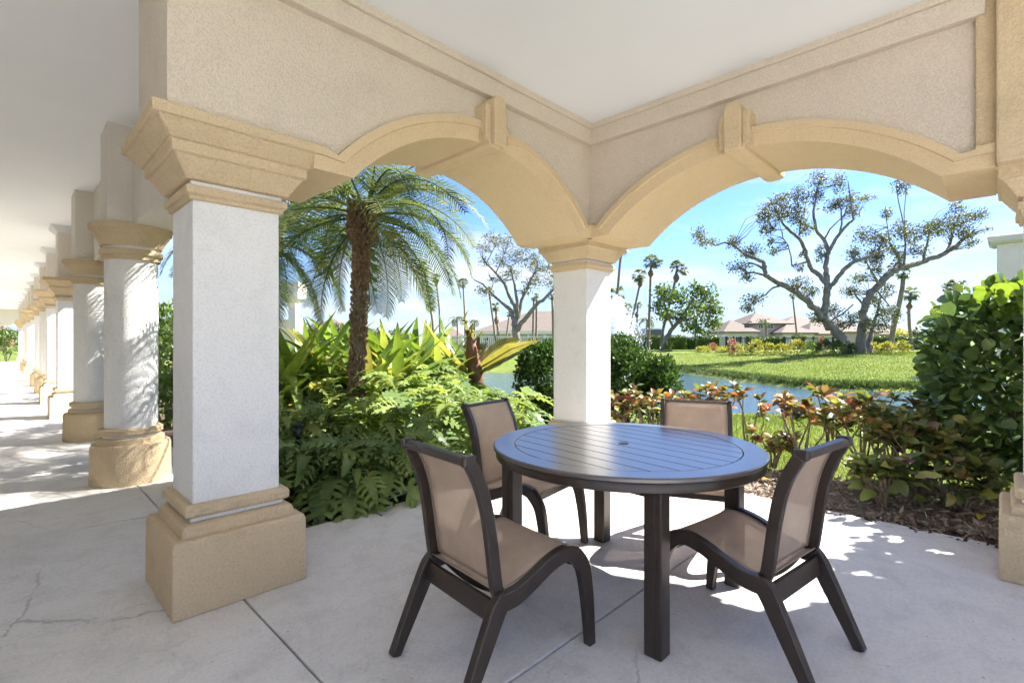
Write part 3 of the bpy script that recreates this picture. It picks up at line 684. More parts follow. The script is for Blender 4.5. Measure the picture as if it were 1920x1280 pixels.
# ------------------------------------------------------------------ chairs (local: +y is the way the sitter faces)
def smooth_path(pts, n=24):
    P = np.array(pts, float); t = np.concatenate([[0], np.cumsum(np.linalg.norm(np.diff(P[:, :2], axis=0), axis=1))]); q = np.linspace(0, t[-1], n); k = len(P)
    out = []
    for x in q:                                            # Catmull-Rom
        i = min(max(np.searchsorted(t, x) - 1, 0), k - 2); u = (x - t[i]) / (t[i + 1] - t[i] + 1e-9)
        p0, p1, p2, p3 = P[max(i - 1, 0)], P[i], P[i + 1], P[min(i + 2, k - 1)]
        out.append(0.5 * ((2 * p1) + (-p0 + p2) * u + (2 * p0 - 5 * p1 + 4 * p2 - p3) * u * u + (-p0 + 3 * p1 - 3 * p2 + p3) * u ** 3))
    return np.array(out)
def bar(path, x, th, n=20):
    """flat bar swept along (y, z, width); th is its sideways thickness"""
    S = smooth_path(path, n); m = MB(); rs = []
    for i, (y, z, wd) in enumerate(S):
        t = S[min(i + 1, n - 1)][:2] - S[max(i - 1, 0)][:2]; t /= np.linalg.norm(t) + 1e-9; nr = np.array([-t[1], t[0]]) * wd / 2
        rs.append([(x - th / 2, y + nr[0], z + nr[1]), (x + th / 2, y + nr[0], z + nr[1]), (x + th / 2, y - nr[0], z - nr[1]), (x - th / 2, y - nr[0], z - nr[1])])
    return m.rings(rs)
HWD = .214
SEAT = [(.250, .360), (.237, .390), (.195, .406), (.12, .400), (.02, .366), (-.07, .342), (-.13, .338), (-.155, .35)]
BACK = [(-.128, .352), (-.140, .43), (-.152, .52), (-.170, .62), (-.198, .71), (-.238, .785)]
def make_chair(label):
    c = tag(empty('sling_chair'), label, 'chair', 'sling chairs around the round table')
    for s in (-1, 1):
        x = s * HWD
        bar([(.312, .0, .036), (.304, .10, .043), (.290, .22, .051), (.268, .315, .058), (.222, .373, .060)], x, .034).build('front_leg', 'bronze', c, smooth=40, bevel=.004)
        bar([(.228, .371, .058), (.17, .390, .056), (.09, .375, .055), (0, .338, .056), (-.07, .315, .060), (-.135, .312, .062)], x, .0335).build('seat_rail', 'bronze', c, smooth=40, bevel=.004)
        bar([(-.118, .325, .066), (-.150, .295, .066), (-.192, .215, .060), (-.245, .11, .050), (-.300, .0, .038)], x, .034).build('rear_leg', 'bronze', c, smooth=40, bevel=.004)
        bp = bar([(y - .012, z, .043) for y, z in [(-.118, .33)] + BACK], x - s * .018, .026).build('back_post', 'bronze', c, smooth=40, bevel=.004)
        m = MB(); m.box(x - s * .018 - .012, x - s * .018 + .012, -.278, -.228, .774, .81); m.build('end_cap', 'bronze', bp, bevel=.006)
    def sheet(path, hw, sag, name, off=0.0):
        S = smooth_path([(a, b_, 0) for a, b_ in path], 22); m = MB(); nx = 9; vs = []; fs = []
        for i, (y, z, _) in enumerate(S):
            t = S[min(i + 1, 21)][:2] - S[max(i - 1, 0)][:2]; t /= np.linalg.norm(t); nr = np.array([-t[1], t[0]])
            for j in range(nx):
                q = -1 + 2 * j / (nx - 1); k = (1 - q * q) * sag * math.sin(math.pi * i / 21) + off
                vs.append((q * hw, y + nr[0] * k, z + nr[1] * k))
        for i in range(21):
            for j in range(nx - 1): a = i * nx + j; fs.append((a, a + 1, a + nx + 1, a + nx))
        m.add(vs, fs); o = m.build(name, 'sling', c, smooth=60, fix=False)
        sol = o.modifiers.new('thickness', 'SOLIDIFY'); sol.thickness = .003
        for g_ in (0, nx - 2):
            hm = MB(); hv = []
            for i in range(22):
                e = np.array(vs[i * nx + (0 if g_ == 0 else nx - 1)]); f_ = e + np.array([.016 if g_ == 0 else -.016, 0, 0]); t = S[min(i + 1, 21)][:2] - S[max(i - 1, 0)][:2]; t /= np.linalg.norm(t); u_ = np.array([0, -t[1], t[0]]) * .0024
                hv += [e + u_, f_ + u_, f_ - u_, e - u_]
            hm.rings([hv[i * 4:i * 4 + 4] for i in range(22)]); hm.build('hem', 'bronze_light', o, smooth=60)
        return o
    sheet(SEAT, HWD - .012, .012, 'seat_sling')
    sheet([(y + .004, z) for y, z in BACK] + [(-.256, .80)], HWD - .028, -.008, 'back_sling')
    m = MB(); m.prism([(-.278, .782), (-.268, .802), (-.244, .805), (-.230, .790), (-.242, .776), (-.266, .774)], -HWD + .03, HWD - .03, 0); m.build('top_rail', 'bronze', c, bevel=.004)
    m = MB(); m.prism([(-.170, .245), (-.150, .243), (-.138, .312), (-.158, .316)], -HWD + .016, HWD - .016, 0); m.build('rear_stretcher', 'bronze', c, bevel=.004)
    m = MB(); m.prism([(.218, .325), (.243, .325), (.247, .360), (.222, .364)], -HWD + .016, HWD - .016, 0); m.build('front_rail', 'bronze', c, bevel=.004)
    pts = smooth_path([(-.125, .325, 0), (-.115, .300, 0), (-.11, .296, 0)], 3)
    q = np.linspace(-1, 1, 13); m = MB(); m.tube([(a * (HWD - .02), -.105, .298 + .034 * a * a) for a in q], .012, 6); m.build('seat_brace', 'bronze', c, smooth=40)
    return c
def copy_tree(o, parent=None):
    c = o.copy(); col.objects.link(c); c.parent = parent
    for ch in list(o.children): copy_tree(ch, c)
    return c
ch0 = make_chair('brown sling chair at front left, its back turned to the viewer')
def put(o, x, y, face):                                  # face: direction (dx, dy) the chair looks
    o.location = (x, y, 0); o.rotation_euler = (0, 0, math.atan2(face[1], face[0]) - math.pi / 2)
put(ch0, 2.222, 1.172, (-1, .085))
cB = copy_tree(ch0); cB['label'] = 'brown sling chair behind the table next to the lobed-leaf bed'
put(cB, 1.405, .54, (-.16, 1))
cC = copy_tree(ch0); cC['label'] = 'brown sling chair behind the table next to the croton shrubs, only its back showing'
put(cC, .70, 1.285, (.909, .418))
cD = copy_tree(ch0); cD['label'] = 'brown sling chair at the right, seen from its side near the sunlit patch'
put(cD, 1.42, 1.85, (-.13, -1))

# ------------------------------------------------------------------ leaf shapes (unit length along +y, face up +z)
def leaf_strip(name, length, wfun, bend, seg=8, fold=.15, twist=0.0, wave=0.0, ph=0.0):
    """blade along +y that bends down; wfun(t) gives half width"""
    m = MB(); vs = []; fs = []; y = z = 0.0; ang = 0.0
    for i in range(seg + 1):
        t = i / seg; w_ = wfun(t); tw = twist * t
        cy, sy = math.cos(tw), math.sin(tw)
        for s in (-1, 0, 1):
            dx = s * w_; dz = abs(s) * w_ * fold + wave * w_ * math.sin(9 * t + ph + s * 1.3) * abs(s)
            vs.append((dx * cy - dz * sy, y, z + dx * sy + dz * cy))
        a = bend(t); y += math.cos(a) * length / seg; z += math.sin(a) * length / seg
    for i in range(seg):
        for j in range(2): a = i * 3 + j; fs.append((a, a + 1, a + 4, a + 3))
    m.add(vs, fs); return m
def leaf_mesh(m, mat, name):
    me = m.mesh(name, 80, False); me.materials.append(MAT[mat]); return me
def place_leaf(name, me, parent, base, dirv, upv=(0, 0, 1), roll=0.0, s=1.0, rel=None):
    d = Vector(dirv).normalized(); u = Vector(upv); x = d.cross(u)
    if x.length < 1e-4: x = Vector((1, 0, 0))
    x.normalize(); z = x.cross(d)
    M = Matrix((x, d, z)).transposed().to_4x4() @ Matrix.Rotation(roll, 4, 'Y') @ Matrix.Scale(s, 4)
    o = bpy.data.objects.new(name, me); col.objects.link(o); o.parent = parent
    b = Vector(base) - (Vector(rel) if rel is not None else Vector((0, 0, 0)))
    M.translation = b; o.matrix_local = M
    return o
def joined(name, meshes, items, parent, mat):
    """many copies of leaf meshes merged into one stuff part; items = (mesh index, base, dir, roll, scale)"""
    V = []; Fq = []; off = 0
    cache = []
    for me in meshes:
        v = np.array([p.co[:] for p in me.vertices]); f = np.array([p.vertices[:] for p in me.polygons]); cache.append((v, f))
    for k, b, d, roll, s in items:
        d = np.array(d, float); d /= np.linalg.norm(d); x = np.cross(d, [0, 0, 1.0]); x /= (np.linalg.norm(x) + 1e-6); z = np.cross(x, d)
        cr, sr = math.cos(roll), math.sin(roll); x2 = x * cr - z * sr; z2 = x * sr + z * cr
        v, f = cache[k]; V.append(np.asarray(b) + s * (v[:, :1] * x2 + v[:, 1:2] * d + v[:, 2:] * z2)); Fq.append(f + off); off += len(v)
    me = fast_mesh(name, np.concatenate(V), np.concatenate(Fq)); me.materials.append(MAT[mat])
    return tag(ob(name, me, parent), kind='stuff')

# ------------------------------------------------------------------ date palms by the left arch
def frond_mesh(length, droop, nl=46, ll=.22, name='frond', curl=0.0):
    m = MB(); pts = []; y = z = 0.0; sg = 14
    dirs = []
    for i in range(sg + 1):
        t = i / sg; pts.append((curl * t * t * length, y, z)); a = droop(t); dirs.append((0, math.cos(a), math.sin(a)))
        y += math.cos(a) * length / sg; z += math.sin(a) * length / sg
    m.tube(pts, [.011 * (1 - .8 * i / sg) for i in range(sg + 1)], 4)
    for k in range(nl):
        t = .14 + .86 * (k + .5) / nl; i = min(int(t * sg), sg - 1); u = t * sg - i
        p = np.array(pts[i]) * (1 - u) + np.array(pts[i + 1]) * u; d = np.array(dirs[i])
        nrm = np.array([0, -d[2], d[1]])
        for s in (-1, 1):
            l = ll * (math.sin(math.pi * min(1, .22 + .78 * t)) ** .7 + .25) * random.uniform(.85, 1.1)
            v = np.array([s * .85, 0, 0]) + d * .62 + nrm * random.uniform(.05, .30); v /= np.linalg.norm(v)
            g2 = v + np.array([0, 0, -.75]) * random.uniform(.6, 1.2); g2 /= np.linalg.norm(g2)
            wv = d * .0066
            q = p + v * l * .5; e = q + g2 * l * .5
            m.add([p - wv, p + wv, q + wv * .9, q - wv * .9, e], [(0, 1, 2, 3), (3, 2, 4)])
    return m
FR = []
for ln, f_, c_ in ((1.15, lambda t: 1.0 - 1.7 * t, .04), (1.25, lambda t: .75 - 1.9 * t, -.05), (1.2, lambda t: .35 - 1.75 * t, .06), (1.15, lambda t: -.05 - 1.45 * t, -.04), (1.0, lambda t: -.6 - .95 * t, .05)):
    me = frond_mesh(ln, f_, curl=c_).mesh('frond', None, False); me.materials.append(MAT['l_palm']); FR.append(me)
def date_palm(base, top, r0, label, nf, seed, fs=1.0, bulb=True):
    rnd = random.Random(seed); base = np.array(base); top = np.array(top)
    root = tag(empty('date_palm', base), label, 'palm tree')
    H = top - base; m = MB(); n = 44; rs = []
    for i in range(n):
        t = i / (n - 1); p = H * t + np.array([.03 * math.sin(2.4 * t), .03 * math.sin(1.7 * t + 1), 0])
        r = r0 * (1.1 - .15 * t) * (1 + .09 * (i % 2)) * (1 + (.75 * max(0, min(1, (t - .84) / .07)) if bulb else 0))
        rs.append([p + r * (1 + .10 * rnd.uniform(-1, 1)) * np.array([math.cos(a), math.sin(a), 0]) for a in np.linspace(0, 2 * math.pi, 15)[:-1]])
    m.rings(rs); m.build('trunk', 'bark_date', root, smooth=30)
    # old leaf bases under the crown
    m = MB()
    for k in range(1500):
        t = (rnd.uniform(.05, 1.02) if k % 5 < 3 else rnd.uniform(.66, 1.02)) if bulb else rnd.uniform(.75, 1.02); a = rnd.uniform(0, 6.283); p = H * t + np.array([.03 * math.sin(2.4 * t), .03 * math.sin(1.7 * t + 1), 0])
        o_ = np.array([math.cos(a), math.sin(a), 0]); tg = np.array([-o_[1], o_[0], 0])
        rr = r0 * (1.1 + 1.25 * max(0, min(1, (t - .84) / .05))); b0 = p + o_ * r0 * .7; l = rnd.uniform(.05, .11)
        e = p + o_ * (rr + rnd.uniform(.0, .035)) + np.array([0, 0, l]); w_ = rnd.uniform(.010, .020)
        m.add([b0 - tg * w_, b0 + tg * w_, e + tg * w_ * .5, e - tg * w_ * .5, e + o_ * .012 - np.array([0, 0, .03])], [(0, 1, 2, 3), (0, 3, 4), (1, 4, 2), (3, 2, 4)])
    b_ = m.build('boots', 'boots', root, fix=False); tag(b_, kind='stuff')
    for k in range(nf):
        el = k / nf; me = FR[min(4, int(el * 5 * .999))]; a = k * 2.399 + rnd.uniform(-.2, .2)
        d = (math.cos(a), math.sin(a), 0)
        if el > .55 and -(d[0] * FW[0] + d[1] * FW[1]) > .35: continue
        place_leaf('frond', me, root, H + np.array([d[0] * r0 * .7, d[1] * r0 * .7, -.10 * el]), d, roll=rnd.uniform(-.35, .35), s=fs * rnd.uniform(.88, 1.1))
    return root
pb = gp(664, 5.5, -.05); pt = at(684, 398, 5.45)
date_palm(pb, pt, .060, 'date palm with shaggy brown trunk top, framed by the left arch', 54, 3, 1.27)
pb2 = gp(505, 6.6, -.05); pt2 = at(500, 445, 6.6)
date_palm(pb2, pt2, .075, 'date palm half hidden behind the large left pillar, pale drooping fronds', 44, 8, 1.2)

# ------------------------------------------------------------------ lobed philodendrons
def philo_mesh(seed):
    rnd = random.Random(seed); m = MB(); Lb = .36; nl = 6
    def mid(t): return np.array([0, t * Lb, .10 * t - .26 * t * t])
    hw = lambda t: .055 * math.sin(math.pi * (.18 + .78 * t)) + .008
    vs = []; fs = []
    for i in range(9):
        t = i / 8; p = mid(t)
        for s_ in (-1, 0, 1): vs.append(p + np.array([s_ * hw(t), 0, abs(s_) * .012]))
    for i in range(8):
        for j in range(2): q = i * 3 + j; fs.append((q, q + 1, q + 4, q + 3))
    m.add(vs, fs)
    for k in range(nl):
        t = .04 + .86 * k / (nl - 1)
        for s_ in (-1, 1):
            l = (.06 + .085 * math.sin(math.pi * (.22 + .68 * t))) * rnd.uniform(.85, 1.12); fw_ = .45 + .55 * t if k else -.45
            p = mid(t) + np.array([s_ * hw(t) * .8, 0, .012]); d = np.array([s_ * 1.0, fw_, .05]); d /= np.linalg.norm(d); wv = np.array([-d[1] * s_, abs(d[0]), 0]) * .024
            q = p + d * l * .6 + np.array([0, 0, rnd.uniform(-.005, .015)]); e = p + d * l + np.array([0, 0, -.03 * rnd.uniform(.4, 1.4)])
            m.add([p - wv * 1.1, p + wv * 1.1, q + wv, q - wv, e + wv * .45, e - wv * .45], [(0, 1, 2, 3), (3, 2, 4, 5)])
    return m
PH = [leaf_mesh(philo_mesh(k), 'l_philo', 'lobed_leaf') for k in range(5)]
def philodendron(px, d, h, nleaf, label, seed, spread=1.0):
    rnd = random.Random(seed); base = gp(px, d, -.05); root = tag(empty('philodendron', base), label, 'plant', 'lobed philodendrons in the left bed')
    m = MB()
    nleaf = int(nleaf * 1.4)
    for k in range(nleaf):
        a = k * 2.399 + rnd.uniform(-.3, .3); el = (k + .5) / nleaf
        out = (.10 + .34 * el) * spread * rnd.uniform(.85, 1.15); hz = h * (1.0 - .62 * el ** 1.4) * rnd.uniform(.88, 1.1)
        o_ = np.array([math.cos(a), math.sin(a), 0]); e = o_ * out + np.array([0, 0, hz])
        m.tube([o_ * .03, o_ * out * .45 + np.array([0, 0, hz * .66]), e], [.008, .0065, .005], 4)
        dr = o_ * 1.0 + np.array([0, 0, .35 - .95 * el + rnd.uniform(-.15, .15)])
        place_leaf('lobed_leaf', PH[rnd.randrange(5)], root, e, dr, roll=rnd.uniform(-.45, .45), s=rnd.uniform(.52, .90) * (.85 + .25 * h))
    m.build('petioles', 'petiole', root, smooth=60)
    return root
PHL = [(575, 3.72, .42, 20, 'low philodendron touching the plinth of the large left pillar'), (655, 3.80, .42, 20, 'front philodendron whose leaves hang over the patio edge left of centre'),
       (735, 4.02, .45, 18, 'front philodendron just left of the front left chair back'), (548, 4.35, .60, 18, 'philodendron around the black path light'), (622, 4.5, .62, 20, 'second row philodendron left of the palm trunk'),
       (700, 4.6, .62, 20, 'second row philodendron in front of the palm trunk'), (775, 4.75, .64, 20, 'second row philodendron above the front left chair back'), (850, 4.95, .66, 18, 'philodendron left of the rear chair back'),
       (925, 5.35, .54, 16, 'philodendron directly behind the rear left chair'), (560, 5.3, .78, 16, 'tall philodendron against the pillar edge under the lime leaves'), (640, 5.35, .74, 16, 'philodendron at the foot of the palm trunk on its left'),
       (735, 5.5, .78, 20, 'philodendron at the foot of the palm trunk on its right'), (815, 5.6, .80, 20, 'bright tall philodendron below the banana leaves'), (890, 5.9, .66, 18, 'bright philodendron below the banana stem'),
       (960, 6.1, .58, 16, 'sunlit philodendron left of the dark clipped shrub'), (790, 6.5, .9, 18, 'rear philodendron between the palm and the banana plant'), (870, 6.9, .62, 16, 'rear philodendron beside the banana stem'),
       (690, 6.3, .9, 16, 'rear philodendron behind the palm trunk')]
for i, a in enumerate(PHL): philodendron(*a, seed=100 + i)

# ------------------------------------------------------------------ lime strap-leaved lilies
lw = lambda w_: (lambda t: w_ * (math.sin(math.pi * (.12 + .88 * t) ** .75)) * (1 - .05 * t) + .004)
CR = []
for k, (ln, f_) in enumerate(((.95, lambda t: .10 - .5 * t), (1.0, lambda t: .12 - 1.3 * t), (.95, lambda t: .05 - 2.1 * t ** 1.3), (.85, lambda t: .1 - .9 * t))):
    CR.append(leaf_mesh(leaf_strip('strap', ln, lw(.068 + .006 * k), f_, 10, .28, .25 * (-1) ** k, .08, k), 'l_crinum', 'strap_leaf'))
def lily(px, d, h, nleaf, label, seed, s=1.0):
    rnd = random.Random(seed); base = gp(px, d, -.05); root = tag(empty('strap_leaf_lily', base), label, 'plant', 'lime green lilies in the left bed')
    h = h + .14; m = MB(); m.tube([(0, 0, 0), (0, 0, h)], [.07, .05], 8); m.build('stem', 'petiole', root, smooth=60)
    for k in range(int(nleaf * 1.7)):
        a = k * 2.399 + rnd.uniform(-.3, .3); el = (k + .5) / (nleaf * 1.7); o_ = np.array([math.cos(a), math.sin(a), 0])
        dr = o_ * (.40 + 1.0 * el) + np.array([0, 0, 1.25 - .85 * el])
        place_leaf('strap_leaf', CR[(k * 7 + seed) % 4 if el > .14 else (0 if k % 2 else 3)], root, np.array([0, 0, h * (1 - .45 * el)]) + o_ * .03, dr, roll=rnd.uniform(-.25, .25), s=s * rnd.uniform(.85, 1.12))
for i, a in enumerate([(548, 6.0, .55, 24, 'lime lily beside the large pillar, leftmost of the bright clump'), (605, 6.3, .62, 26, 'tall lime lily left of the palm trunk'), (660, 6.9, .6, 22, 'lime lily directly behind the palm trunk'),
                       (725, 6.7, .60, 26, 'lime lily right of the palm trunk'), (775, 7.2, .58, 24, 'lime lily between palm trunk and banana plant'), (825, 7.0, .40, 20, 'low lime lily nearest the banana leaves'), (690, 6.0, .45, 20, 'low lime lily just right of the palm trunk foot'), (640, 7.4, .7, 22, 'rear lime lily showing between palm trunk and its left neighbour'), (575, 7.0, .7, 22, 'rear lime lily in front of the white wing wall'), (532, 5.6, .5, 22, 'lime lily half cut off by the large pillar shaft'), (750, 6.2, .42, 20, 'low front lime lily right of the palm trunk'), (800, 7.8, .7, 22, 'rear lime lily left of the upright banana leaves')]):
    lily(*a, seed=20 + i)
# a big yellowed leaf lying on the philodendrons
yl = leaf_mesh(leaf_strip('yellow', .20, lw(.055), lambda t: .2 - .9 * t, 6, .2, .5, .2), 'l_dead_yellow', 'yellowed_leaf')
o = bpy.data.objects.new('yellowed_leaf', yl); col.objects.link(o); o.location = at(585, 728, 5.0); o.rotation_euler = (.3, .5, 2.3)
tag(o, 'large yellow leaf caught on the foliage left of the palm trunk', 'leaf')

# ------------------------------------------------------------------ banana plant
bb = gp(896, 7.2, -.05)
root = tag(empty('banana_plant', bb), 'ragged banana plant with brown stem and yellowing leaves', 'plant')
V3 = lambda px, py, d: np.array(at(px, py, d)) - bb
m = MB(); m.tube([(0, 0, 0), V3(892, 700, 7.2), V3(884, 655, 7.2), V3(880, 618, 7.2)], [.13, .11, .085, .04], 12); m.build('stem', 'banana_stem', root, smooth=60)
m = MB()
for k in range(7):
    a = k * .9; o_ = np.array([math.cos(a), math.sin(a), 0]) * .09
    b0 = V3(890, 690 - 8 * k, 7.2) + o_; e = b0 + o_ * random.uniform(.5, 1.6) + np.array([0, 0, .25]); w_ = np.array([-o_[1], o_[0], 0]) * .5
    m.add([b0 - w_, b0 + w_, e + w_ * .3, e - w_ * .3], [(0, 1, 2, 3)])
m.build('dry_sheaths', 'banana_stem', root, fix=False)
def blade(pts, wid, mat='l_banana', flip=0.0, seed=1, name='leaf_blade'):
    """ragged blade along a traced midrib"""
    rnd = random.Random(seed); P = np.array(pts, float); S = []
    for k in range(3): S.append(np.interp(np.linspace(0, 1, 15), np.linspace(0, 1, len(P)), P[:, k]))
    S = np.array(S).T; m = MB(); vs = []; fs = []
    for i in range(15):
        t = i / 14; d = S[min(i + 1, 14)] - S[max(i - 1, 0)]; d /= np.linalg.norm(d)
        side = np.cross(d, [0, 0, 1.0]) * math.cos(flip) + np.cross(np.cross(d, [0, 0, 1.0]), d) * math.sin(flip); side /= np.linalg.norm(side); nr = np.cross(side, d)
        w_ = wid * (math.sin(math.pi * (.06 + .92 * t) ** .8) + .05)
        for s in (-1, -.5, 0, .5, 1):
            vs.append(S[i] + side * s * w_ * (1 + rnd.uniform(-.12, .10) * abs(s)) + nr * abs(s) * w_ * (.25 + rnd.uniform(-.12, .12)))
    for i in range(14):
        for j in range(4): a = i * 5 + j; fs.append((a, a + 1, a + 6, a + 5))
    m.add(vs, fs); o = m.build(name, mat, root, smooth=70, fix=False)
    mr = MB(); mr.tube([s_ + np.array([0, 0, .004]) for s_ in S], [.014 * (1 - .8 * i / 14) for i in range(15)], 5); mr.build('midrib', 'petiole', o, smooth=60)
    return o
for k, (pp, wd, fl) in enumerate([
    ([(900, 690, 7.2), (930, 672, 7.0), (958, 655, 6.8), (985, 646, 6.6), (1012, 638, 6.5)], .095, .5), ([(898, 700, 7.2), (935, 684, 7.1), (965, 668, 7.0), (990, 655, 6.9)], .105, -.5),
    ([(893, 690, 7.2), (915, 668, 7.3), (935, 650, 7.4), (955, 640, 7.5), (975, 637, 7.6)], .11, .9), ([(884, 650, 7.2), (874, 622, 7.2), (870, 600, 7.2), (878, 582, 7.2)], .075, .2),
    ([(882, 640, 7.2), (884, 620, 7.1), (887, 605, 7.1)], .05, 1.0), ([(880, 690, 7.2), (860, 668, 7.3), (840, 640, 7.4), (828, 615, 7.4), (824, 590, 7.4)], .085, .4),
    ([(876, 700, 7.2), (850, 680, 7.0), (822, 648, 6.9), (800, 612, 6.9), (790, 600, 6.9)], .10, -.3), ([(874, 705, 7.2), (845, 690, 6.9), (828, 684, 6.8), (815, 690, 6.7)], .09, .2),
    ([(890, 640, 7.2), (897, 632, 7.2), (904, 622, 7.1)], .035, .2)]):
    blade([V3(*p) for p in pp], wd, 'l_banana' if k not in (5, 6) else 'l_crinum', fl, k)

# ------------------------------------------------------------------ black path light
pl = tag(empty('path_light', gp(558, 4.05, -.05)), 'short black cylindrical path light among the philodendrons', 'lamp')
m = MB(); m.rings(ring_stack([(.034, 0), (.034, .44), (.038, .445), (.038, .50), (.036, .505)], 20)); m.build('post', 'black', pl, smooth=40)
m = MB(); m.rings(ring_stack([(.030, .505), (.030, .525)], 20)); m.build('lens', 'glass', pl, smooth=40)
m = MB(); m.rings(ring_stack([(.048, .525), (.050, .53), (.050, .545), (.040, .555)], 20)); m.build('cap', 'black', pl, smooth=40)
# drip hose along the bed edge
hp = [gp(x, d, .0) for x, d in ((590, 3.42), (640, 3.46), (700, 3.62), (745, 3.80), (768, 3.92), (775, 4.05), (760, 4.2))]
m = MB(); m.tube(hp, .008, 6); tag(m.build('drip_hose', 'hose', smooth=60), 'thin grey drip hose lying along the edge of the left bed', 'hose')

# ------------------------------------------------------------------ dark clipped shrubs round the corner pillar
def leafy_shrub(name, c, r, n, size, mat, label, cat='shrub', group=None, nstem=7, lobes=6, up=.5, seed=0, aspect=.5):
    rnd = random.Random(seed); c = np.asarray(c, float); r = np.asarray(r, float)
    base = np.array([c[0], c[1], ground_z([c[:2]])[0] - .02]); root = tag(empty(name, base), label, cat, group)
    m = MB()
    for k in range(nstem):
        a = rnd.uniform(0, 6.283); e = c + r * np.array([math.cos(a) * .6, math.sin(a) * .6, rnd.uniform(-.2, .6)]) - base; s = np.array([math.cos(a) * .08, math.sin(a) * .08, 0]) * min(1, r[0])
        m.tube([s, s * .5 + e * .5 + np.array([0, 0, .05]), e], [.022 * r[2], .015 * r[2], .006 * r[2]], 5)
    m.build('stems', 'stem', root, smooth=60)
    P = [ellipsoid_pts(int(n * .45), c, r, .45)]
    for k in range(lobes):
        d = rand_dirs(1, .5)[0]; P.append(ellipsoid_pts(int(n * .55 / lobes), c + d * r * .66, r * rnd.uniform(.34, .5), .35))
    P = np.concatenate(P); P = P[P[:, 2] > base[2] + .05]
    d = (P - c) / r; d /= (np.linalg.norm(d, axis=1)[:, None] + 1e-6); d = d * .7 + rand_dirs(len(P), up) * .9; d /= np.linalg.norm(d, axis=1)[:, None]
    o = leaf_cloud('foliage', P - base, size, mat, root, aspect, d, .4); tag(o, kind='stuff')
    return root
def zc_(px, py, d): return at(px, py, d)
leafy_shrub('clipped_shrub', zc_(1022, 722, 7.3), (.46, .46, .66), 8500, .062, 'l_shrub', 'dark small-leaved shrub left of the corner pillar', seed=1)
leafy_shrub('clipped_shrub', zc_(1165, 712, 7.6), (.55, .55, .62), 10500, .062, 'l_shrub', 'dark small-leaved shrub right of the corner pillar', seed=2)
leafy_shrub('clipped_shrub', zc_(1228, 728, 7.4), (.36, .40, .48), 5500, .062, 'l_shrub', 'smaller dark shrub sloping down to the pond, right of its neighbour', seed=3)

# ------------------------------------------------------------------ crotons
ew = lambda w_: (lambda t: w_ * math.sin(math.pi * (.03 + .95 * t)) ** .8 + .002)
CT = []; CTD = []
for k, (ln, wd, b0, b1) in enumerate(((.115, .027, .3, -1.0), (.13, .030, .1, -.4), (.10, .026, .5, -1.6), (.12, .034, .0, -.8))):
    for lst, mt in ((CT, 'l_croton'), (CTD, 'l_croton_d')):
        lst.append(leaf_mesh(leaf_strip('croton', ln, ew(wd), lambda t, a=b0, b=b1: a + b * t, 5, .35, .4 * (-1) ** k, .25, k), mt, 'croton_leaf'))
def croton(px, d, h, nst, label, seed, dark=.25, lower=0, wid=.30):
    rnd = random.Random(seed); base = gp(px, d, -.05); root = tag(empty('croton_shrub', base), label, 'shrub', 'croton shrubs along the right bed')
    m = MB(); nl = 0
    for k in range(nst):
        a = k * 2.399 + rnd.uniform(-.4, .4); o_ = np.array([math.cos(a), math.sin(a), 0]); out = wid * rnd.uniform(.25, 1.0); hz = h * rnd.uniform(.62, 1.04)
        b1 = o_ * out * .35 + np.array([rnd.uniform(-.03, .03), rnd.uniform(-.03, .03), hz * .40]); b2 = o_ * out * .8 + np.array([rnd.uniform(-.04, .04), rnd.uniform(-.04, .04), hz * .75]); e = o_ * out + np.array([0, 0, hz])
        m.tube([o_ * .02, b1, b2, e], [.013, .009, .0065, .004], 5)
        tips = [(e, 11)]
        for q in range((rnd.random() < .45) + (dark > .4)):
            bb_ = b1 * (1 - .6 * q) + b2 * .6 * q if q else b2; a2 = rnd.uniform(0, 6.283); e2 = bb_ + np.array([math.cos(a2) * .09, math.sin(a2) * .09, rnd.uniform(.06, .14)]); m.tube([bb_, e2], [.005, .003], 4); tips.append((e2, 8))
        for (tp, nn) in tips:
            for q in range(nn):
                aa = q * 2.399 + rnd.uniform(-.4, .4); el = rnd.uniform(0, 1); dr = np.array([math.cos(aa), math.sin(aa), 1.25 - 1.35 * el]); low = tp[2] < h * .55
                pool = CTD if (rnd.random() < dark or low) else CT
                place_leaf('croton_leaf', pool[rnd.randrange(4)], root, tp - np.array([0, 0, .065 * el]), dr, roll=rnd.uniform(-.7, .7), s=rnd.uniform(.55, 1.2)); nl += 1
    for q in range(lower):
        a = rnd.uniform(0, 6.283); rr = wid * rnd.uniform(.2, 1.15); p = np.array([math.cos(a) * rr, math.sin(a) * rr, h * rnd.uniform(.12, .8)])
        place_leaf('croton_leaf', CTD[rnd.randrange(4)], root, p, np.array([math.cos(a), math.sin(a), rnd.uniform(-.5, .6)]), roll=rnd.uniform(-.6, .6), s=rnd.uniform(.9, 1.5)); nl += 1
    m.build('stems', 'stem', root, smooth=60)
    return root
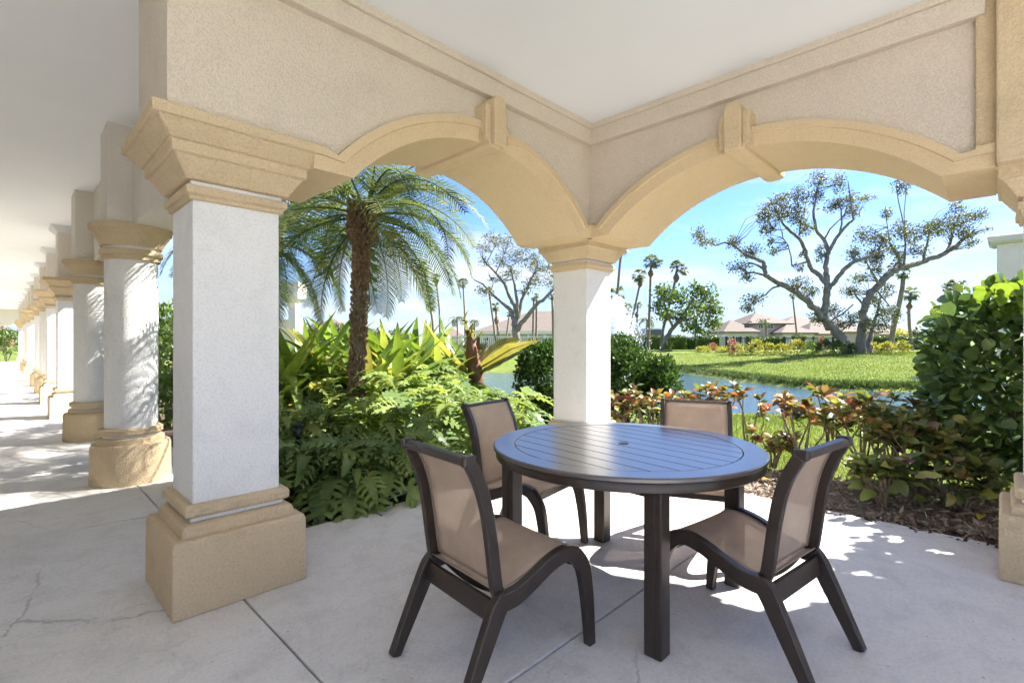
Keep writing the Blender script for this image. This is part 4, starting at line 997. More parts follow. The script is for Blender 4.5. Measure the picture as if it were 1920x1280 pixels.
for i, (a, kw) in enumerate([((1165, 5.75, .62, 7, 'thin croton nearest the corner pillar'), {}), ((1222, 5.6, .66, 8, 'leggy croton between the corner pillar and the rear chair'), {}), ((1285, 5.7, .74, 7, 'red and yellow croton behind the left half of the rear chair'), dict(wid=.24)),
                             ((1345, 5.6, .75, 7, 'red and yellow croton behind the right half of the rear chair'), dict(wid=.22)), ((1408, 5.2, .70, 4, 'sparse croton right of the rear chair with pond behind'), dict(wid=.22)),
                             ((1500, 4.6, .74, 8, 'croton with dense orange tops above the right chair back'), dict(wid=.22)), ((1560, 4.7, .75, 8, 'croton with bare stems right of the right chair back'), dict(wid=.26)),
                             ((1622, 4.35, .76, 9, 'broad croton with rust red tops midway to the round-leaved shrub'), dict(dark=.45, lower=12)), ((1675, 4.1, .72, 10, 'dark olive croton left of the round-leaved shrub'), dict(dark=.75, lower=16)),
                             ((1722, 3.85, .66, 10, 'low dark croton at the foot of the round-leaved shrub'), dict(dark=.85, lower=18)), ((1655, 3.62, .40, 7, 'small croton with light green leaves at the patio edge'), dict(dark=.9, lower=18, wid=.2)),
                             ((1450, 4.85, .34, 5, 'low croton seedling between table rim and right chair'), dict(dark=.4, wid=.16)), ((1800, 3.55, .44, 8, 'dark croton beside the right edge plinth'), dict(dark=.95, lower=26, wid=.26))]):
    croton(*a, seed=300 + i, **kw)

# ------------------------------------------------------------------ round-leaved clusia at the right edge
CL = [leaf_mesh(leaf_strip('clusia', ln, (lambda w_: (lambda t: w_ * math.sin(math.pi * (.02 + .93 * t) ** 1.25) ** .62 + .004))(wd), lambda t, b=bd: .1 - b * t, 6, .10, 0, .05, k), 'l_clusia', 'round_leaf') for k, (ln, wd, bd) in enumerate(((.115, .038, .4), (.13, .042, .7), (.10, .037, .2)))]
CLN = []
for me in CL:
    c2 = me.copy(); c2.materials.clear(); c2.materials.append(MAT['l_clusia_new']); CLN.append(c2)
def clusia(px, d, rx, ry, z0, z1, n, label, seed):
    rnd = random.Random(seed); base = gp(px, d, -.05); root = tag(empty('round_leaf_shrub', base), label, 'shrub')
    c = np.array([0, 0, (z0 + z1) / 2]); r = np.array([rx, ry, (z1 - z0) / 2])
    m = MB()
    for k in range(16):
        dd = rand_dirs(1, .4)[0]; e = c + dd * r * .85; st = np.array([rnd.uniform(-.06, .06), rnd.uniform(-.06, .06), 0])
        m.tube([st, st * 1.4 + np.array([0, 0, z0 + .1]), st * .5 + e * .6, e], [.030, .022, .012, .005], 6)
    m.build('stems', 'stem', root, smooth=60)
    tocam = CAM - (base + c); tocam /= np.linalg.norm(tocam)
    items = []
    for k in range(n):
        dd = rand_dirs(1)[0]
        # superellipsoid: squarish clipped outline
        q = dd / (np.abs(dd) ** 3.2).sum() ** (1 / 3.2); q = q * rnd.uniform(.66, 1.03)
        p = c + q * r * (1 + .06 * math.sin(q[0] * 7 + seed) * math.sin(q[2] * 6))
        if p[2] < z0: continue
        nr = dd * .8 + rand_dirs(1, .35)[0] * .75
        items.append((rnd.randrange(3), p, nr, rnd.uniform(-1.1, 1.1), rnd.uniform(.5, 1.2), float(dd @ tocam), q[2]))
    items.sort(key=lambda t: -t[5] - .3 * abs(t[6]))
    top = [i for i in items if i[6] > .62 and i[5] > -.3][:110]; ids = set(map(id, top)); rest = [i for i in items if id(i) not in ids]
    show = rest[:190]; bulk = rest[190:]
    for k, p, d_, ro, s, _, qz in top: place_leaf('round_leaf', CLN[k] if rnd.random() < .72 else CL[k], root, p, d_, roll=ro, s=s)
    for k, p, d_, ro, s, _, qz in show: place_leaf('round_leaf', CL[k] if rnd.random() < .93 else CLN[k], root, p, d_, roll=ro, s=s)
    joined('foliage', CL, [(k, p, d_, ro, s) for k, p, d_, ro, s, _, _ in bulk], root, 'l_clusia')
clusia(1928, 3.95, .56, .60, .22, 1.66, 3800, 'tall dense shrub of round glossy leaves at the right edge', 5)
def tall_clusia(x, y, rx, z0, z1, n, label, seed):
    rnd = random.Random(seed); root = tag(empty('round_leaf_shrub', (x, y, -.05)), label, 'shrub'); c = np.array([0, 0, (z0 + z1) / 2]); r = np.array([rx, rx, (z1 - z0) / 2]); m = MB()
    for k in range(9): e = c + rand_dirs(1, .3)[0] * r * .8; m.tube([(0, 0, 0), (0, 0, z0), e * .6, e], [.05, .04, .02, .008], 6)
    m.build('stems', 'stem', root, smooth=60)
    P = ellipsoid_pts(n, c, r, .15); joined('foliage', CL, [(rnd.randrange(3), p, rand_dirs(1, .3)[0], rnd.uniform(-.9, .9), rnd.uniform(.8, 1.25)) for p in P], root, 'l_clusia')
tall_clusia(-1.62, 3.55, .80, .35, 3.0, 2400, 'tall loose round-leaved shrub just past the right edge, shading the patio', 61)
# fallen leaves
dl = leaf_mesh(leaf_strip('fallen', .09, ew(.024), lambda t: .4 - 1.2 * t, 5, .4, .6, .2), 'l_dead', 'fallen_leaf')
for i, (x, y, z, lab) in enumerate([(1425, 905, .0, 'yellow fallen leaf on pale mulch right of the table'), (1835, 978, .0, 'orange dry leaf on dark litter near the right plinth')]):
    o = bpy.data.objects.new('fallen_leaf', dl); col.objects.link(o); p = onz(x, y, -.02); o.location = (p[0], p[1], .0); o.rotation_euler = (.2, .3, 1.1 * i + .4); tag(o, lab, 'leaf')
# ------------------------------------------------------------------ far trees
def limb_tree(name, label, cat, d, limbs, clusters, leaf, lsize, dens, mat_bark='bark_oak', seed=0, depth=1.0, twigs=10, base=None):
    """limbs and leaf clumps laid out in photo pixels at depth d, spread front to back in metres"""
    rnd = random.Random(seed); k = d / FPX; bpx, bpy_ = base
    b0 = gp(bpx, d); b0[2] = ground_z([b0[:2]])[0] - .05
    root = tag(empty(name, b0), label, cat); m = MB(); nodes = []
    for li, pts in enumerate(limbs):
        dz0 = pts[0][3] if len(pts[0]) > 3 else 0.0; dz1 = pts[-1][3] if len(pts[-1]) > 3 else rnd.uniform(-1.6, 1.6) * depth
        P = []; rr = []
        for i, p in enumerate(pts):
            t = i / max(1, len(pts) - 1); off = dz0 + (dz1 - dz0) * t
            P.append(at(p[0], p[1], d + off) - b0); rr.append(max(p[2] * k * .86, .012))
        # rounder path with a little wander
        S = np.array([[np.interp(x, np.arange(len(P)), [q[c] for q in P]) for c in range(3)] for x in np.linspace(0, len(P) - 1, (len(P) - 1) * 3 + 1)])
        rs = np.interp(np.linspace(0, len(P) - 1, len(S)), np.arange(len(P)), rr); S[1:-1] += R.normal(0, 1, (len(S) - 2, 3)) * rs[1:-1, None] * .18
        m.tube(S, list(rs), 8 if max(rr) > .08 else 5); nodes.extend(list(zip(S, rs)))
    NP_ = np.array([q[0] for q in nodes]); PTS = []
    for (cx, cy, rx, ry) in clusters:
        off = rnd.uniform(-1.3, 1.3) * depth; c = at(cx, cy, d + off) - b0; rad = np.array([rx * k, rx * k * 1.0, ry * k]) * 1.12
        near = NP_[np.argsort(((NP_ - c) ** 2).sum(1))[:3]]
        for q in range(twigs):
            s = near[rnd.randrange(3)]; e = c + rand_dirs(1)[0] * rad * rnd.uniform(.3, .95); mid = (s + e) / 2 + R.normal(0, .12 * np.linalg.norm(e - s) + .01, 3)
            m.tube([s, mid, e], [.024, .015, .006], 4, False)
            nn = max(2, int(dens * rx * ry / twigs * .55)); PTS.append(e + R.normal(0, 1, (nn, 3)) * rad * .30)
        nn = max(3, int(dens * rx * ry * .45)); dd = rand_dirs(nn) * (R.uniform(0, 1, nn) ** .45)[:, None]; PTS.append(c + dd * rad * 1.05)
    m.build('trunk', mat_bark, root, smooth=50)
    o = leaf_cloud('crown', np.concatenate(PTS), lsize, leaf, root, .5, None, .5, .25); tag(o, kind='stuff')
    return root
OAK_L = [
 [(1592, 668, 12.5, 0), (1585, 648, 10.5, 0), (1572, 627, 10, 0), (1556, 610, 9.5, 0), (1543, 597, 9, 0)],
 [(1543, 597, 8.5, 0), (1530, 580, 7, .2), (1516, 566, 7, .3), (1496, 549, 6.2, .4), (1474, 537, 5.8, .5), (1452, 526, 5.3, .5), (1436, 516, 5, .6), (1434, 500, 4.8, .6), (1430, 490, 4.2, .6), (1416, 485, 3.6, .8), (1400, 480, 3, .9), (1388, 470, 2.7, 1), (1375, 459, 2.4, 1.1), (1360, 454, 2, 1.2), (1342, 460, 1.7, 1.2), (1326, 455, 1.4, 1.3), (1310, 446, .9, 1.4)],
 [(1440, 518, 3, .6), (1418, 512, 2.4, .2), (1398, 511, 1.6, 0), (1387, 500, 1, -.2)], [(1434, 506, 3, .6), (1420, 497, 2.4, .9), (1405, 492, 1.6, 1.1), (1390, 500, 1, 1.3)],
 [(1462, 536, 2.6, .5), (1448, 540, 2, .2), (1436, 552, 1.6, 0), (1418, 562, 1.2, -.2), (1400, 578, .8, -.3)],
 [(1545, 599, 8, 0), (1549, 580, 7.5, -.1), (1551, 560, 7.2, -.2), (1551, 540, 7, -.2)],
 [(1551, 544, 5, -.2), (1562, 532, 4.8, -.6), (1575, 516, 4.6, -.9), (1586, 502, 4.5, -1.1), (1602, 491, 4, -1.3), (1622, 484, 3.4, -1.5), (1638, 478, 2.2, -1.6), (1652, 470, 1.3, -1.7)],
 [(1551, 542, 6, -.2), (1550, 520, 5.6, -.2), (1549, 500, 5.2, -.1), (1551, 484, 5, 0), (1553, 470, 4.8, .1), (1547, 455, 3.8, .3), (1541, 443, 3.6, .5), (1531, 432, 3.3, .6), (1527, 415, 3, .7), (1525, 396, 2.6, .8), (1530, 372, 1.9, .9), (1534, 345, 1, 1)],
 [(1553, 472, 4, .1), (1563, 456, 3.6, -.2), (1574, 438, 3.2, -.4), (1588, 422, 2.9, -.6), (1601, 412, 2.2, -.7), (1597, 393, 1.9, -.8), (1594, 368, 1.5, -.9), (1590, 340, .8, -1)],
 [(1575, 436, 2.2, -.4), (1578, 415, 1.9, -.3), (1577, 396, 1.6, -.2), (1572, 372, 1, 0)], [(1546, 448, 2, .3), (1556, 430, 1.6, .5), (1570, 416, 1.2, .7), (1582, 405, .8, .8)],
 [(1550, 532, 5.2, -.2), (1538, 518, 4.8, .3), (1524, 507, 4.6, .6), (1516, 492, 4.3, .8), (1511, 472, 4, 1), (1504, 455, 3.9, 1.2), (1494, 443, 3.5, 1.3), (1478, 430, 3, 1.4), (1466, 416, 2.5, 1.5), (1458, 401, 2, 1.6), (1450, 386, 1.4, 1.7), (1442, 370, .8, 1.8)],
 [(1515, 490, 2.6, .8), (1500, 494, 2.1, .6), (1485, 498, 1.9, .5), (1483, 480, 1.4, .4), (1478, 460, 1.2, .3), (1468, 446, .9, .2)], [(1497, 445, 2.2, 1.3), (1500, 428, 1.7, 1), (1503, 414, 1.1, .8)],
 [(1526, 430, 1.8, .6), (1514, 422, 1.4, .4), (1500, 418, 1, .2)], [(1476, 428, 1.6, 1.4), (1462, 432, 1.2, 1.2), (1448, 428, .8, 1)],
 [(1560, 600, 2, 0), (1580, 588, 1.6, -.8), (1600, 570, 1.3, -1.4)], [(1575, 622, 1.6, 0), (1595, 606, 1.2, -1), (1608, 590, .8, -1.4)]]
OAK_LC = [(1312, 440, 11, 13), (1330, 456, 16, 7), (1376, 452, 14, 12), (1410, 470, 22, 13), (1386, 500, 20, 9), (1400, 518, 12, 10), (1412, 560, 20, 11), (1400, 577, 12, 8), (1436, 432, 12, 15), (1454, 396, 24, 18), (1430, 408, 11, 18), (1470, 374, 18, 12), (1500, 366, 15, 16), (1490, 402, 22, 15),
          (1511, 426, 14, 14), (1535, 336, 16, 14), (1530, 368, 12, 16), (1574, 346, 13, 18), (1590, 374, 17, 16), (1622, 372, 20, 5), (1560, 388, 12, 12), (1602, 396, 12, 11), (1538, 474, 8, 16), (1503, 476, 5, 7), (1500, 502, 7, 7), (1452, 470, 13, 9), (1500, 530, 22, 12), (1520, 546, 16, 11),
          (1535, 596, 15, 12), (1560, 582, 17, 13), (1572, 608, 17, 11), (1600, 598, 13, 12), (1444, 452, 8, 8), (1640, 478, 14, 10), (1600, 470, 10, 10)]
limb_tree('oak_tree', 'sprawling live oak leaning left across the pond, left of the twin trunks', 'tree', 32, OAK_L, OAK_LC, 'l_oak', .135, 1.9, seed=1, base=(1592, 668))
OAK_R = [
 [(1617, 671, 13.5, 0), (1615, 650, 10.5, 0), (1616, 625, 9, 0), (1618, 600, 8, 0), (1620, 580, 7.5, 0), (1626, 563, 7.4, 0), (1634, 549, 7.4, 0), (1648, 532, 7.5, .1), (1660, 520, 7.4, .2), (1674, 509, 7.2, .3), (1692, 501, 6.6, .4), (1712, 496, 6, .5), (1735, 490, 5.5, .6), (1758, 482, 5.1, .7), (1778, 471, 4.8, .8), (1794, 460, 4.2, .9), (1806, 449, 3, 1), (1822, 438, 1.6, 1.1), (1842, 430, .8, 1.2)],
 [(1630, 668, 7, .3), (1629, 645, 6, .4), (1634, 620, 4, .6), (1644, 590, 3, .9), (1650, 560, 2, 1.2)],
 [(1690, 501, 4, .4), (1686, 486, 3.4, .2), (1678, 470, 3, 0), (1668, 455, 2, -.2), (1655, 445, 1.2, -.3)], [(1732, 490, 3.2, .6), (1733, 474, 2.8, .4), (1738, 460, 2.4, .2), (1741, 440, 1.5, 0), (1738, 425, .9, 0)], [(1776, 472, 3.4, .8), (1781, 460, 2.9, 1.2), (1786, 444, 2, 1.5), (1780, 428, 1, 1.7)],
 [(1694, 498, 2.6, .4), (1698, 460, 2, .7), (1694, 420, 1.5, 1), (1684, 375, 1.1, 1.2), (1680, 338, .6, 1.3)], [(1697, 440, 1.4, .7), (1695, 400, 1, .4), (1700, 346, .6, .2)], [(1668, 452, 1.2, -.2), (1662, 412, .9, -.4), (1660, 386, .6, -.5)], [(1786, 446, 1.2, 1.4), (1792, 386, .7, 1.8)],
 [(1648, 532, 3, .1), (1640, 518, 2.2, -.5), (1632, 505, 1.7, -.9), (1622, 488, 1.1, -1.2)], [(1622, 575, 2.6, 0), (1606, 556, 2, -.6), (1596, 540, 1.4, -1)], [(1640, 540, 2, .1), (1654, 556, 1.6, -.5), (1668, 575, 1.2, -.9)], [(1618, 600, 1.8, 0), (1600, 606, 1.4, .4), (1584, 614, 1, .6)]]
OAK_RC = [(1620, 440, 15, 18), (1650, 452, 20, 18), (1598, 476, 11, 11), (1640, 482, 16, 15), (1690, 432, 18, 20), (1712, 446, 14, 14), (1740, 432, 24, 16), (1768, 424, 20, 15), (1797, 418, 20, 22), (1830, 404, 17, 12), (1812, 440, 14, 12), (1690, 350, 15, 13), (1822, 455, 12, 8), (1640, 506, 12, 11), (1612, 522, 16, 12), (1592, 545, 16, 12),
          (1642, 560, 15, 15), (1664, 545, 11, 13), (1660, 582, 17, 14), (1650, 612, 20, 12), (1680, 592, 11, 13), (1628, 606, 9, 10), (1853, 430, 7, 4), (1662, 400, 10, 10), (1795, 390, 10, 12), (1670, 470, 12, 10), (1720, 470, 14, 10)]
limb_tree('oak_tree', 'dark-trunked live oak with long limb reaching right toward the cream pier', 'tree', 32.6, OAK_R, OAK_RC, 'l_oak', .135, 1.9, seed=2, base=(1617, 671))
OAK3 = [[(967, 648, 9, 0), (968, 630, 8, 0), (967, 612, 7.5, 0)], [(966, 614, 5.5, 0), (963, 597, 5, .3), (955, 577, 4.5, .6), (937, 564, 3.8, 1), (920, 547, 3, 1.3), (906, 533, 2.2, 1.5), (888, 524, 1.3, 1.7)],
        [(967, 612, 5.5, 0), (969, 590, 5, 0), (964, 572, 4.4, .2), (956, 556, 4, .4), (946, 532, 3.4, .7), (930, 513, 2.8, .9), (913, 494, 2.2, 1.1), (902, 480, 1.3, 1.3)], [(970, 590, 4, 0), (970, 568, 3.4, -.3), (967, 545, 3, -.5), (962, 524, 2, -.8), (958, 500, 1.2, -1)],
        [(971, 596, 4, 0), (978, 562, 3.4, .3), (986, 546, 3, .5), (996, 523, 2.4, .8), (1004, 508, 1.6, 1), (1010, 485, .9, 1.1)], [(970, 618, 6, 0), (978, 606, 5.2, -.2), (990, 591, 4.8, -.5), (1005, 572, 4.2, -.8), (1023, 558, 3.4, -1.1), (1042, 537, 2.4, -1.4), (1060, 515, 1.4, -1.6)],
        [(929, 513, 1.6, .9), (938, 494, 1.3, .6), (946, 474, .8, .4)], [(912, 494, 1.2, 1.1), (928, 462, .9, 1.3)], [(920, 547, 1.4, 1.3), (925, 530, 1, 1.1), (916, 512, .7, .9)]]
OAK3C = [(925, 446, 17, 12), (906, 464, 14, 11), (950, 456, 17, 12), (908, 490, 10, 10), (940, 488, 16, 13), (970, 480, 20, 15), (1000, 490, 18, 17), (1026, 502, 16, 13), (960, 512, 17, 12), (1000, 530, 20, 14), (905, 545, 14, 9), (1032, 530, 12, 13), (985, 546, 10, 8), (925, 525, 10, 8), (1050, 515, 14, 14), (985, 460, 14, 10)]
limb_tree('oak_tree', 'pale grey-limbed oak between the date palm and the corner pillar', 'tree', 40, OAK3, OAK3C, 'l_oak', .15, 1.6, seed=3, base=(967, 650))
GT = [[(1240, 655, 5.5, 0), (1250, 632, 5, 0), (1262, 614, 4.5, 0), (1278, 596, 3.6, .3), (1290, 575, 2.4, .5), (1305, 552, 1.2, .6)], [(1262, 614, 3, 0), (1252, 590, 2.4, -.6), (1245, 565, 1.6, -1), (1248, 545, .8, -1.2)], [(1275, 600, 3, .2), (1300, 596, 2.4, -.4), (1325, 580, 1.6, -.8), (1338, 560, .8, -1)]]
GTC = [(1250, 545, 20, 14), (1236, 572, 15, 16), (1270, 560, 19, 16), (1300, 545, 21, 17), (1328, 550, 18, 17), (1340, 580, 14, 17), (1310, 578, 22, 17), (1280, 590, 22, 14), (1250, 592, 16, 12), (1330, 604, 17, 13), (1292, 610, 17, 9), (1345, 605, 10, 10), (1235, 545, 9, 8), (1312, 622, 16, 8)]
limb_tree('broadleaf_tree', 'dense bright green tree behind the leaning palm, left of the tiled house', 'tree', 43, GT, GTC, 'l_green', .30, .95, seed=4, base=(1240, 655), depth=1.3)
for i, (cx, cy, rx, ry, d, lab) in enumerate([(745, 628, 26, 13, 46, 'low grey-green tree line piece between palm trunk and banana leaves'), (690, 630, 40, 18, 50, 'low bushy tree seen behind the date palm trunk'), (620, 620, 45, 22, 55, 'bushy tree left of the date palm trunk, far beyond the bed'),
                                               (1185, 622, 18, 12, 60, 'hazy bush behind the fountain spray'), (1500, 632, 10, 9, 50, 'small rounded shrub in front of the tiled house roof'), (1722, 625, 16, 14, 62, 'bluish shrub behind the slender right palm'), (1685, 625, 16, 14, 52, 'yellow-green bush behind the leaning palm trunk at right')]):
    k = d / FPX
    limb_tree('bushy_tree', lab, 'tree', d, [[(cx, 652, 2.5, 0), (cx + 2, cy, 1.2, 0)]], [(cx, cy, rx * .7, ry * .7), (cx - rx * .5, cy + 4, rx * .5, ry * .6), (cx + rx * .5, cy + 4, rx * .5, ry * .6), (cx + rx * .1, cy + ry * .6, rx * .8, ry * .6)], 'l_far' if i != 6 else 'l_yellow', .32, 1.6, seed=20 + i, base=(cx, 652))

# ------------------------------------------------------------------ fan palms
def fan_crown(seed, feather=False):
    rnd = random.Random(seed); m = MB()
    for k in range(24 if not feather else 16):
        a = k * 2.399; el = rnd.uniform(-.9, 1.2) if not feather else rnd.uniform(-.2, .9)
        d = np.array([math.cos(a) * math.cos(el), math.sin(a) * math.cos(el), math.sin(el)])
        if not feather:
            pe = d * .42; m.tube([(0, 0, 0), pe], [.02, .012], 3, False); sd = np.cross(d, [0, 0, 1.0]); sd /= np.linalg.norm(sd) + 1e-6; nr = np.cross(sd, d)
            for q in range(9):
                b_ = -1.25 + 2.5 * q / 8; v = d * math.cos(b_) + sd * math.sin(b_); tip = pe + v * rnd.uniform(.42, .60) - np.array([0, 0, .16 + .12 * abs(b_)]); md = pe + v * .3; w_ = np.cross(v, nr) * .045
                m.add([pe, md + w_, tip, md - w_], [(0, 1, 2, 3)])
        else:
            h = np.array([d[0], d[1], 0]); h /= np.linalg.norm(h); P = [np.zeros(3)]; an = el
            for s in range(7): P.append(P[-1] + (h * math.cos(an) + np.array([0, 0, math.sin(an)])) * .17); an -= .33
            m.tube(P, .015, 3, False); sd = np.array([-h[1], h[0], 0])
            for s in range(1, 8):
                for g_ in (-1, 1):
                    for q in (0, .5):
                        p = P[s] * (1 - q) + P[s - 1] * q; e = p + sd * g_ * .20 + (P[s] - P[s - 1]) * .8 - np.array([0, 0, .14]); w_ = (P[s] - P[s - 1]) * .16
                        m.add([p - w_, p + w_, e], [(0, 1, 2)])
    return m
FANS = [leaf_mesh(fan_crown(k), 'l_fan', 'crown') for k in range(3)]; FEA = [leaf_mesh(fan_crown(9 + k, True), 'l_fan', 'crown') for k in range(2)]
def far_palm(trunk, d, cr, label, r=2.2, bulge=None, feather=False, seed=0, tufts=()):
    k = d / FPX; b0 = gp(trunk[0][0], d); b0[2] = ground_z([b0[:2]])[0] - .05
    root = tag(empty('fan_palm' if not feather else 'feather_palm', b0), label, 'palm tree', 'palms beyond the pond')
    T = [at(x, y, d) - b0 for x, y in trunk]; T[0] = np.array([0, 0, 0.0]); 
    S = np.array([[np.interp(x, np.arange(len(T)), [q[c] for q in T]) for c in range(3)] for x in np.linspace(0, len(T) - 1, 22)]); rr = [r * k * (1.12 - .3 * i / 21) for i in range(22)]
    m = MB(); m.tube(S, rr, 8); m.build('trunk', 'bark_palm', root, smooth=50)
    if bulge:
        c = at(bulge[0], bulge[1], d) - b0; L_ = bulge[2] * k; prof = [(-1, .55), (-.5, 1.6), (-.1, 2.15), (.3, 1.7), (.7, .9), (1, .55)]
        m = MB(); m.rings([[c + np.array([math.cos(a) * r * k * q * (1 + .08 * (-1) ** j), math.sin(a) * r * k * q * (1 + .08 * (-1) ** j), z * L_]) for j, a in enumerate(np.linspace(0, 6.283, 13)[:-1])] for z, q in prof]); m.build('boot_skirt', 'boots', root, smooth=30)
    top = S[-1]
    for i, (dx, dy, s) in enumerate([(0, 0, 1.0)] + list(tufts)):
        o = ob('crown', (FEA if feather else FANS)[(seed + i) % (2 if feather else 3)], root); o.location = top + RT * dx * k + np.array([0, 0, -dy * k]); s_ = cr * k * s; o.scale = (s_, s_, s_ * .95); o.rotation_euler = (0, 0, seed * 1.3 + i)
for i, (tr, d, cr, lab, kw) in enumerate([
    ([(1151, 650), (1156, 570), (1162, 500), (1166, 462)], 46, 22, 'tall palm whose crown hides behind the corner capital', dict(r=2.6)),
    ([(1178, 650), (1182, 610), (1190, 578), (1196, 550), (1200, 532), (1199, 516)], 50, 19, 'palm with curved trunk and brown collar, left of the tallest pair', dict(bulge=(1200, 532, 7))),
    ([(1216, 650), (1217, 600), (1219, 550), (1220, 512), (1221, 490)], 46, 20, 'tallest straight palm with diamond collar above the blue vehicle', dict(bulge=(1220, 512, 9), tufts=((12, 2, .7),), r=2.4)),
    ([(1239, 650), (1243, 618), (1254, 575), (1264, 535), (1268, 515), (1270, 500)], 44, 19, 'leaning palm crossing the dense green tree', dict(bulge=(1268, 520, 10), tufts=((14, 8, .6),), r=2.6)),
    ([(1158, 650), (1157, 580), (1157, 552)], 60, 24, 'shaggy palm behind the fountain spray', dict(r=2)), ([(1174, 650), (1174, 610), (1173, 578)], 58, 18, 'short palm right of the fountain spray', dict(r=1.8)),
    ([(1194, 650), (1194, 610), (1195, 590), (1196, 572)], 60, 11, 'small palm with brown collar low beside the curved palm', dict(bulge=(1194, 590, 6), r=1.8)), ([(1213, 650), (1213, 600)], 62, 20, 'small feather palm behind the tallest palm', dict(feather=True, r=1.5)),
    ([(1438, 650), (1437, 625), (1434, 600)], 74, 16, 'feather palm in front of the tiled house windows', dict(feather=True, r=2)), ([(1497, 650), (1490, 590), (1486, 555)], 56, 9, 'thin bare-trunked palm in front of the tiled house roof', dict(r=1.6)),
    ([(1668, 660), (1676, 610), (1686, 570), (1692, 540), (1694, 512)], 40, 17, 'leaning palm trunk passing behind the right oak limb', dict(r=4.2, tufts=((-18, -10, .9), (-8, -25, .8)))), ([(1711, 650), (1705, 610), (1704, 580), (1707, 562), (1708, 550)], 44, 20, 'slender right palm with knotted collar beside the round-leaved shrub', dict(bulge=(1705, 574, 7), r=2.6)),
    ([(1788, 650), (1789, 590), (1790, 535)], 46, 18, 'palm whose crown floats above the round-leaved shrub', dict(r=2.2, tufts=((15, -1, .7), (-14, 2, .7)))),
    ([(815, 650), (811, 600), (803, 550), (797, 515), (794, 500)], 50, 14, 'palm with red-brown collar right of the drooping date palm frond', dict(bulge=(798, 516, 5), r=2.2)), ([(826, 650), (824, 580), (819, 535), (817, 520)], 52, 13, 'second thin palm right of the drooping date palm frond', dict(bulge=(818, 530, 6), r=1.8)),
    ([(873, 650), (871, 580), (868, 530)], 54, 14, 'thin straight palm trunk left of the grey-limbed oak', dict(r=1.7)), ([(858, 650), (858, 620), (857, 596)], 60, 19, 'feather palm above the small pink roof', dict(feather=True, r=1.6)), ([(890, 650), (890, 602)], 62, 13, 'small feather palm at the left end of the khaki house', dict(feather=True, r=1.3)),
    ([(931, 652), (926, 610), (921, 575), (917, 548)], 44, 14, 'curved palm left of the grey oak trunk', dict(r=2)), ([(936, 652), (934, 620), (931, 598), (929, 575)], 45, 13, 'palm with thick orange collar beside the curved palm', dict(bulge=(931, 600, 9), r=2.2)), ([(947, 652), (951, 620), (955, 588)], 46, 8, 'thin dark palm trunk just left of the grey oak trunk', dict(r=1.6)),
    ([(999, 652), (1000, 600), (1001, 560)], 45, 8, 'left of two palm trunks right of the grey oak', dict(r=2.2)), ([(1005, 652), (1006, 600), (1006, 555)], 46, 8, 'right of two palm trunks beside the grey oak', dict(r=2.2)), ([(1038, 652), (1037, 600), (1035, 555)], 44, 10, 'palm trunk touching the edge of the corner pillar', dict(r=2.4))]):
    far_palm(tr, d, cr, lab, seed=i, **kw)

# ------------------------------------------------------------------ houses (local x right, y away, z up; sizes from photo pixels)
RZ = math.atan2(RT[1], RT[0])
def house(name, label, d, px0, pyb):
    b = gp(px0, d); b[2] = ground_z([b[:2]])[0] - .1
    return tag(empty(name, b, RZ), label, 'house'), d / FPX, b[2]
def hx(px, px0, k): return (px - px0) * k
def hz(py, k, bz): return CAM[2] + (640 - py) * k - bz
def hip(m, x0, x1, y0, y1, ze, zr, ov=.4, ridge=None):
    x0 -= ov; x1 += ov; y0 -= ov; y1 += ov; cy = (y0 + y1) / 2; r = (y1 - y0) / 2; ra, rb = ridge or (x0 + min(r, (x1 - x0) / 2), x1 - min(r, (x1 - x0) / 2))
    m.add([(x0, y0, ze), (x1, y0, ze), (x1, y1, ze), (x0, y1, ze), (ra, cy, zr), (rb, cy, zr), (x0, y0, ze - .18), (x1, y0, ze - .18), (x1, y1, ze - .18), (x0, y1, ze - .18)],
          [(0, 1, 5, 4), (2, 3, 4, 5), (1, 2, 5), (3, 0, 4), (6, 7, 1, 0), (7, 8, 2, 1), (8, 9, 3, 2), (9, 6, 0, 3), (9, 8, 7, 6)])
def window(h, x0, x1, z0, z1, y, par=None):
    m = MB(); m.box(x0, x1, y - .05, y + .02, z0, z1); w_ = m.build('window', 'whitepaint', h)
    m = MB(); m.box(x0 + .1, (x0 + x1) / 2 - .04, y - .07, y - .052, z0 + .1, z1 - .1); m.box((x0 + x1) / 2 + .04, x1 - .1, y - .07, y - .052, z0 + .1, z1 - .1); m.build('pane', 'glass', w_)
h, k, bz = house('tiled_house', 'pink and white house with clay tile roofs behind the left oak', 78, 1450, 650)
X_ = lambda p: hx(p, 1450, k); Z_ = lambda p: hz(p, k, bz)
for (a, b_, e, rdg, y0, y1, wm) in [(1352, 1412, 622, 598, -1.5, 6, 'whitewall'), (1405, 1482, 606, 582, 0, 9, 'pinkwall'), (1475, 1600, 614, 588, 2, 12, 'pinkwall'), (1448, 1505, 624, 606, -3, 3, 'whitewall'), (1545, 1640, 622, 598, -1, 7, 'pinkwall'), (1500, 1552, 626, 604, -2.5, 4, 'whitewall')]:
    m = MB(); m.box(X_(a), X_(b_), y0, y1, 0, Z_(e)); m.build('wall', wm, h)
    m = MB(); hip(m, X_(a), X_(b_), y0, y1, Z_(e), Z_(rdg)); m.build('roof', 'roof', h)
for (a, b_, t, bt, y) in [(1421, 1431, 604, 617, 0), (1439, 1450, 604, 617, 0), (1462, 1470, 628, 640, -3), (1484, 1492, 628, 640, -3), (1370, 1380, 630, 642, -1.5), (1560, 1570, 628, 640, -1), (1598, 1607, 628, 640, -1), (1518, 1528, 631, 642, -2.5)]: window(h, X_(a), X_(b_), Z_(bt), Z_(t), y)
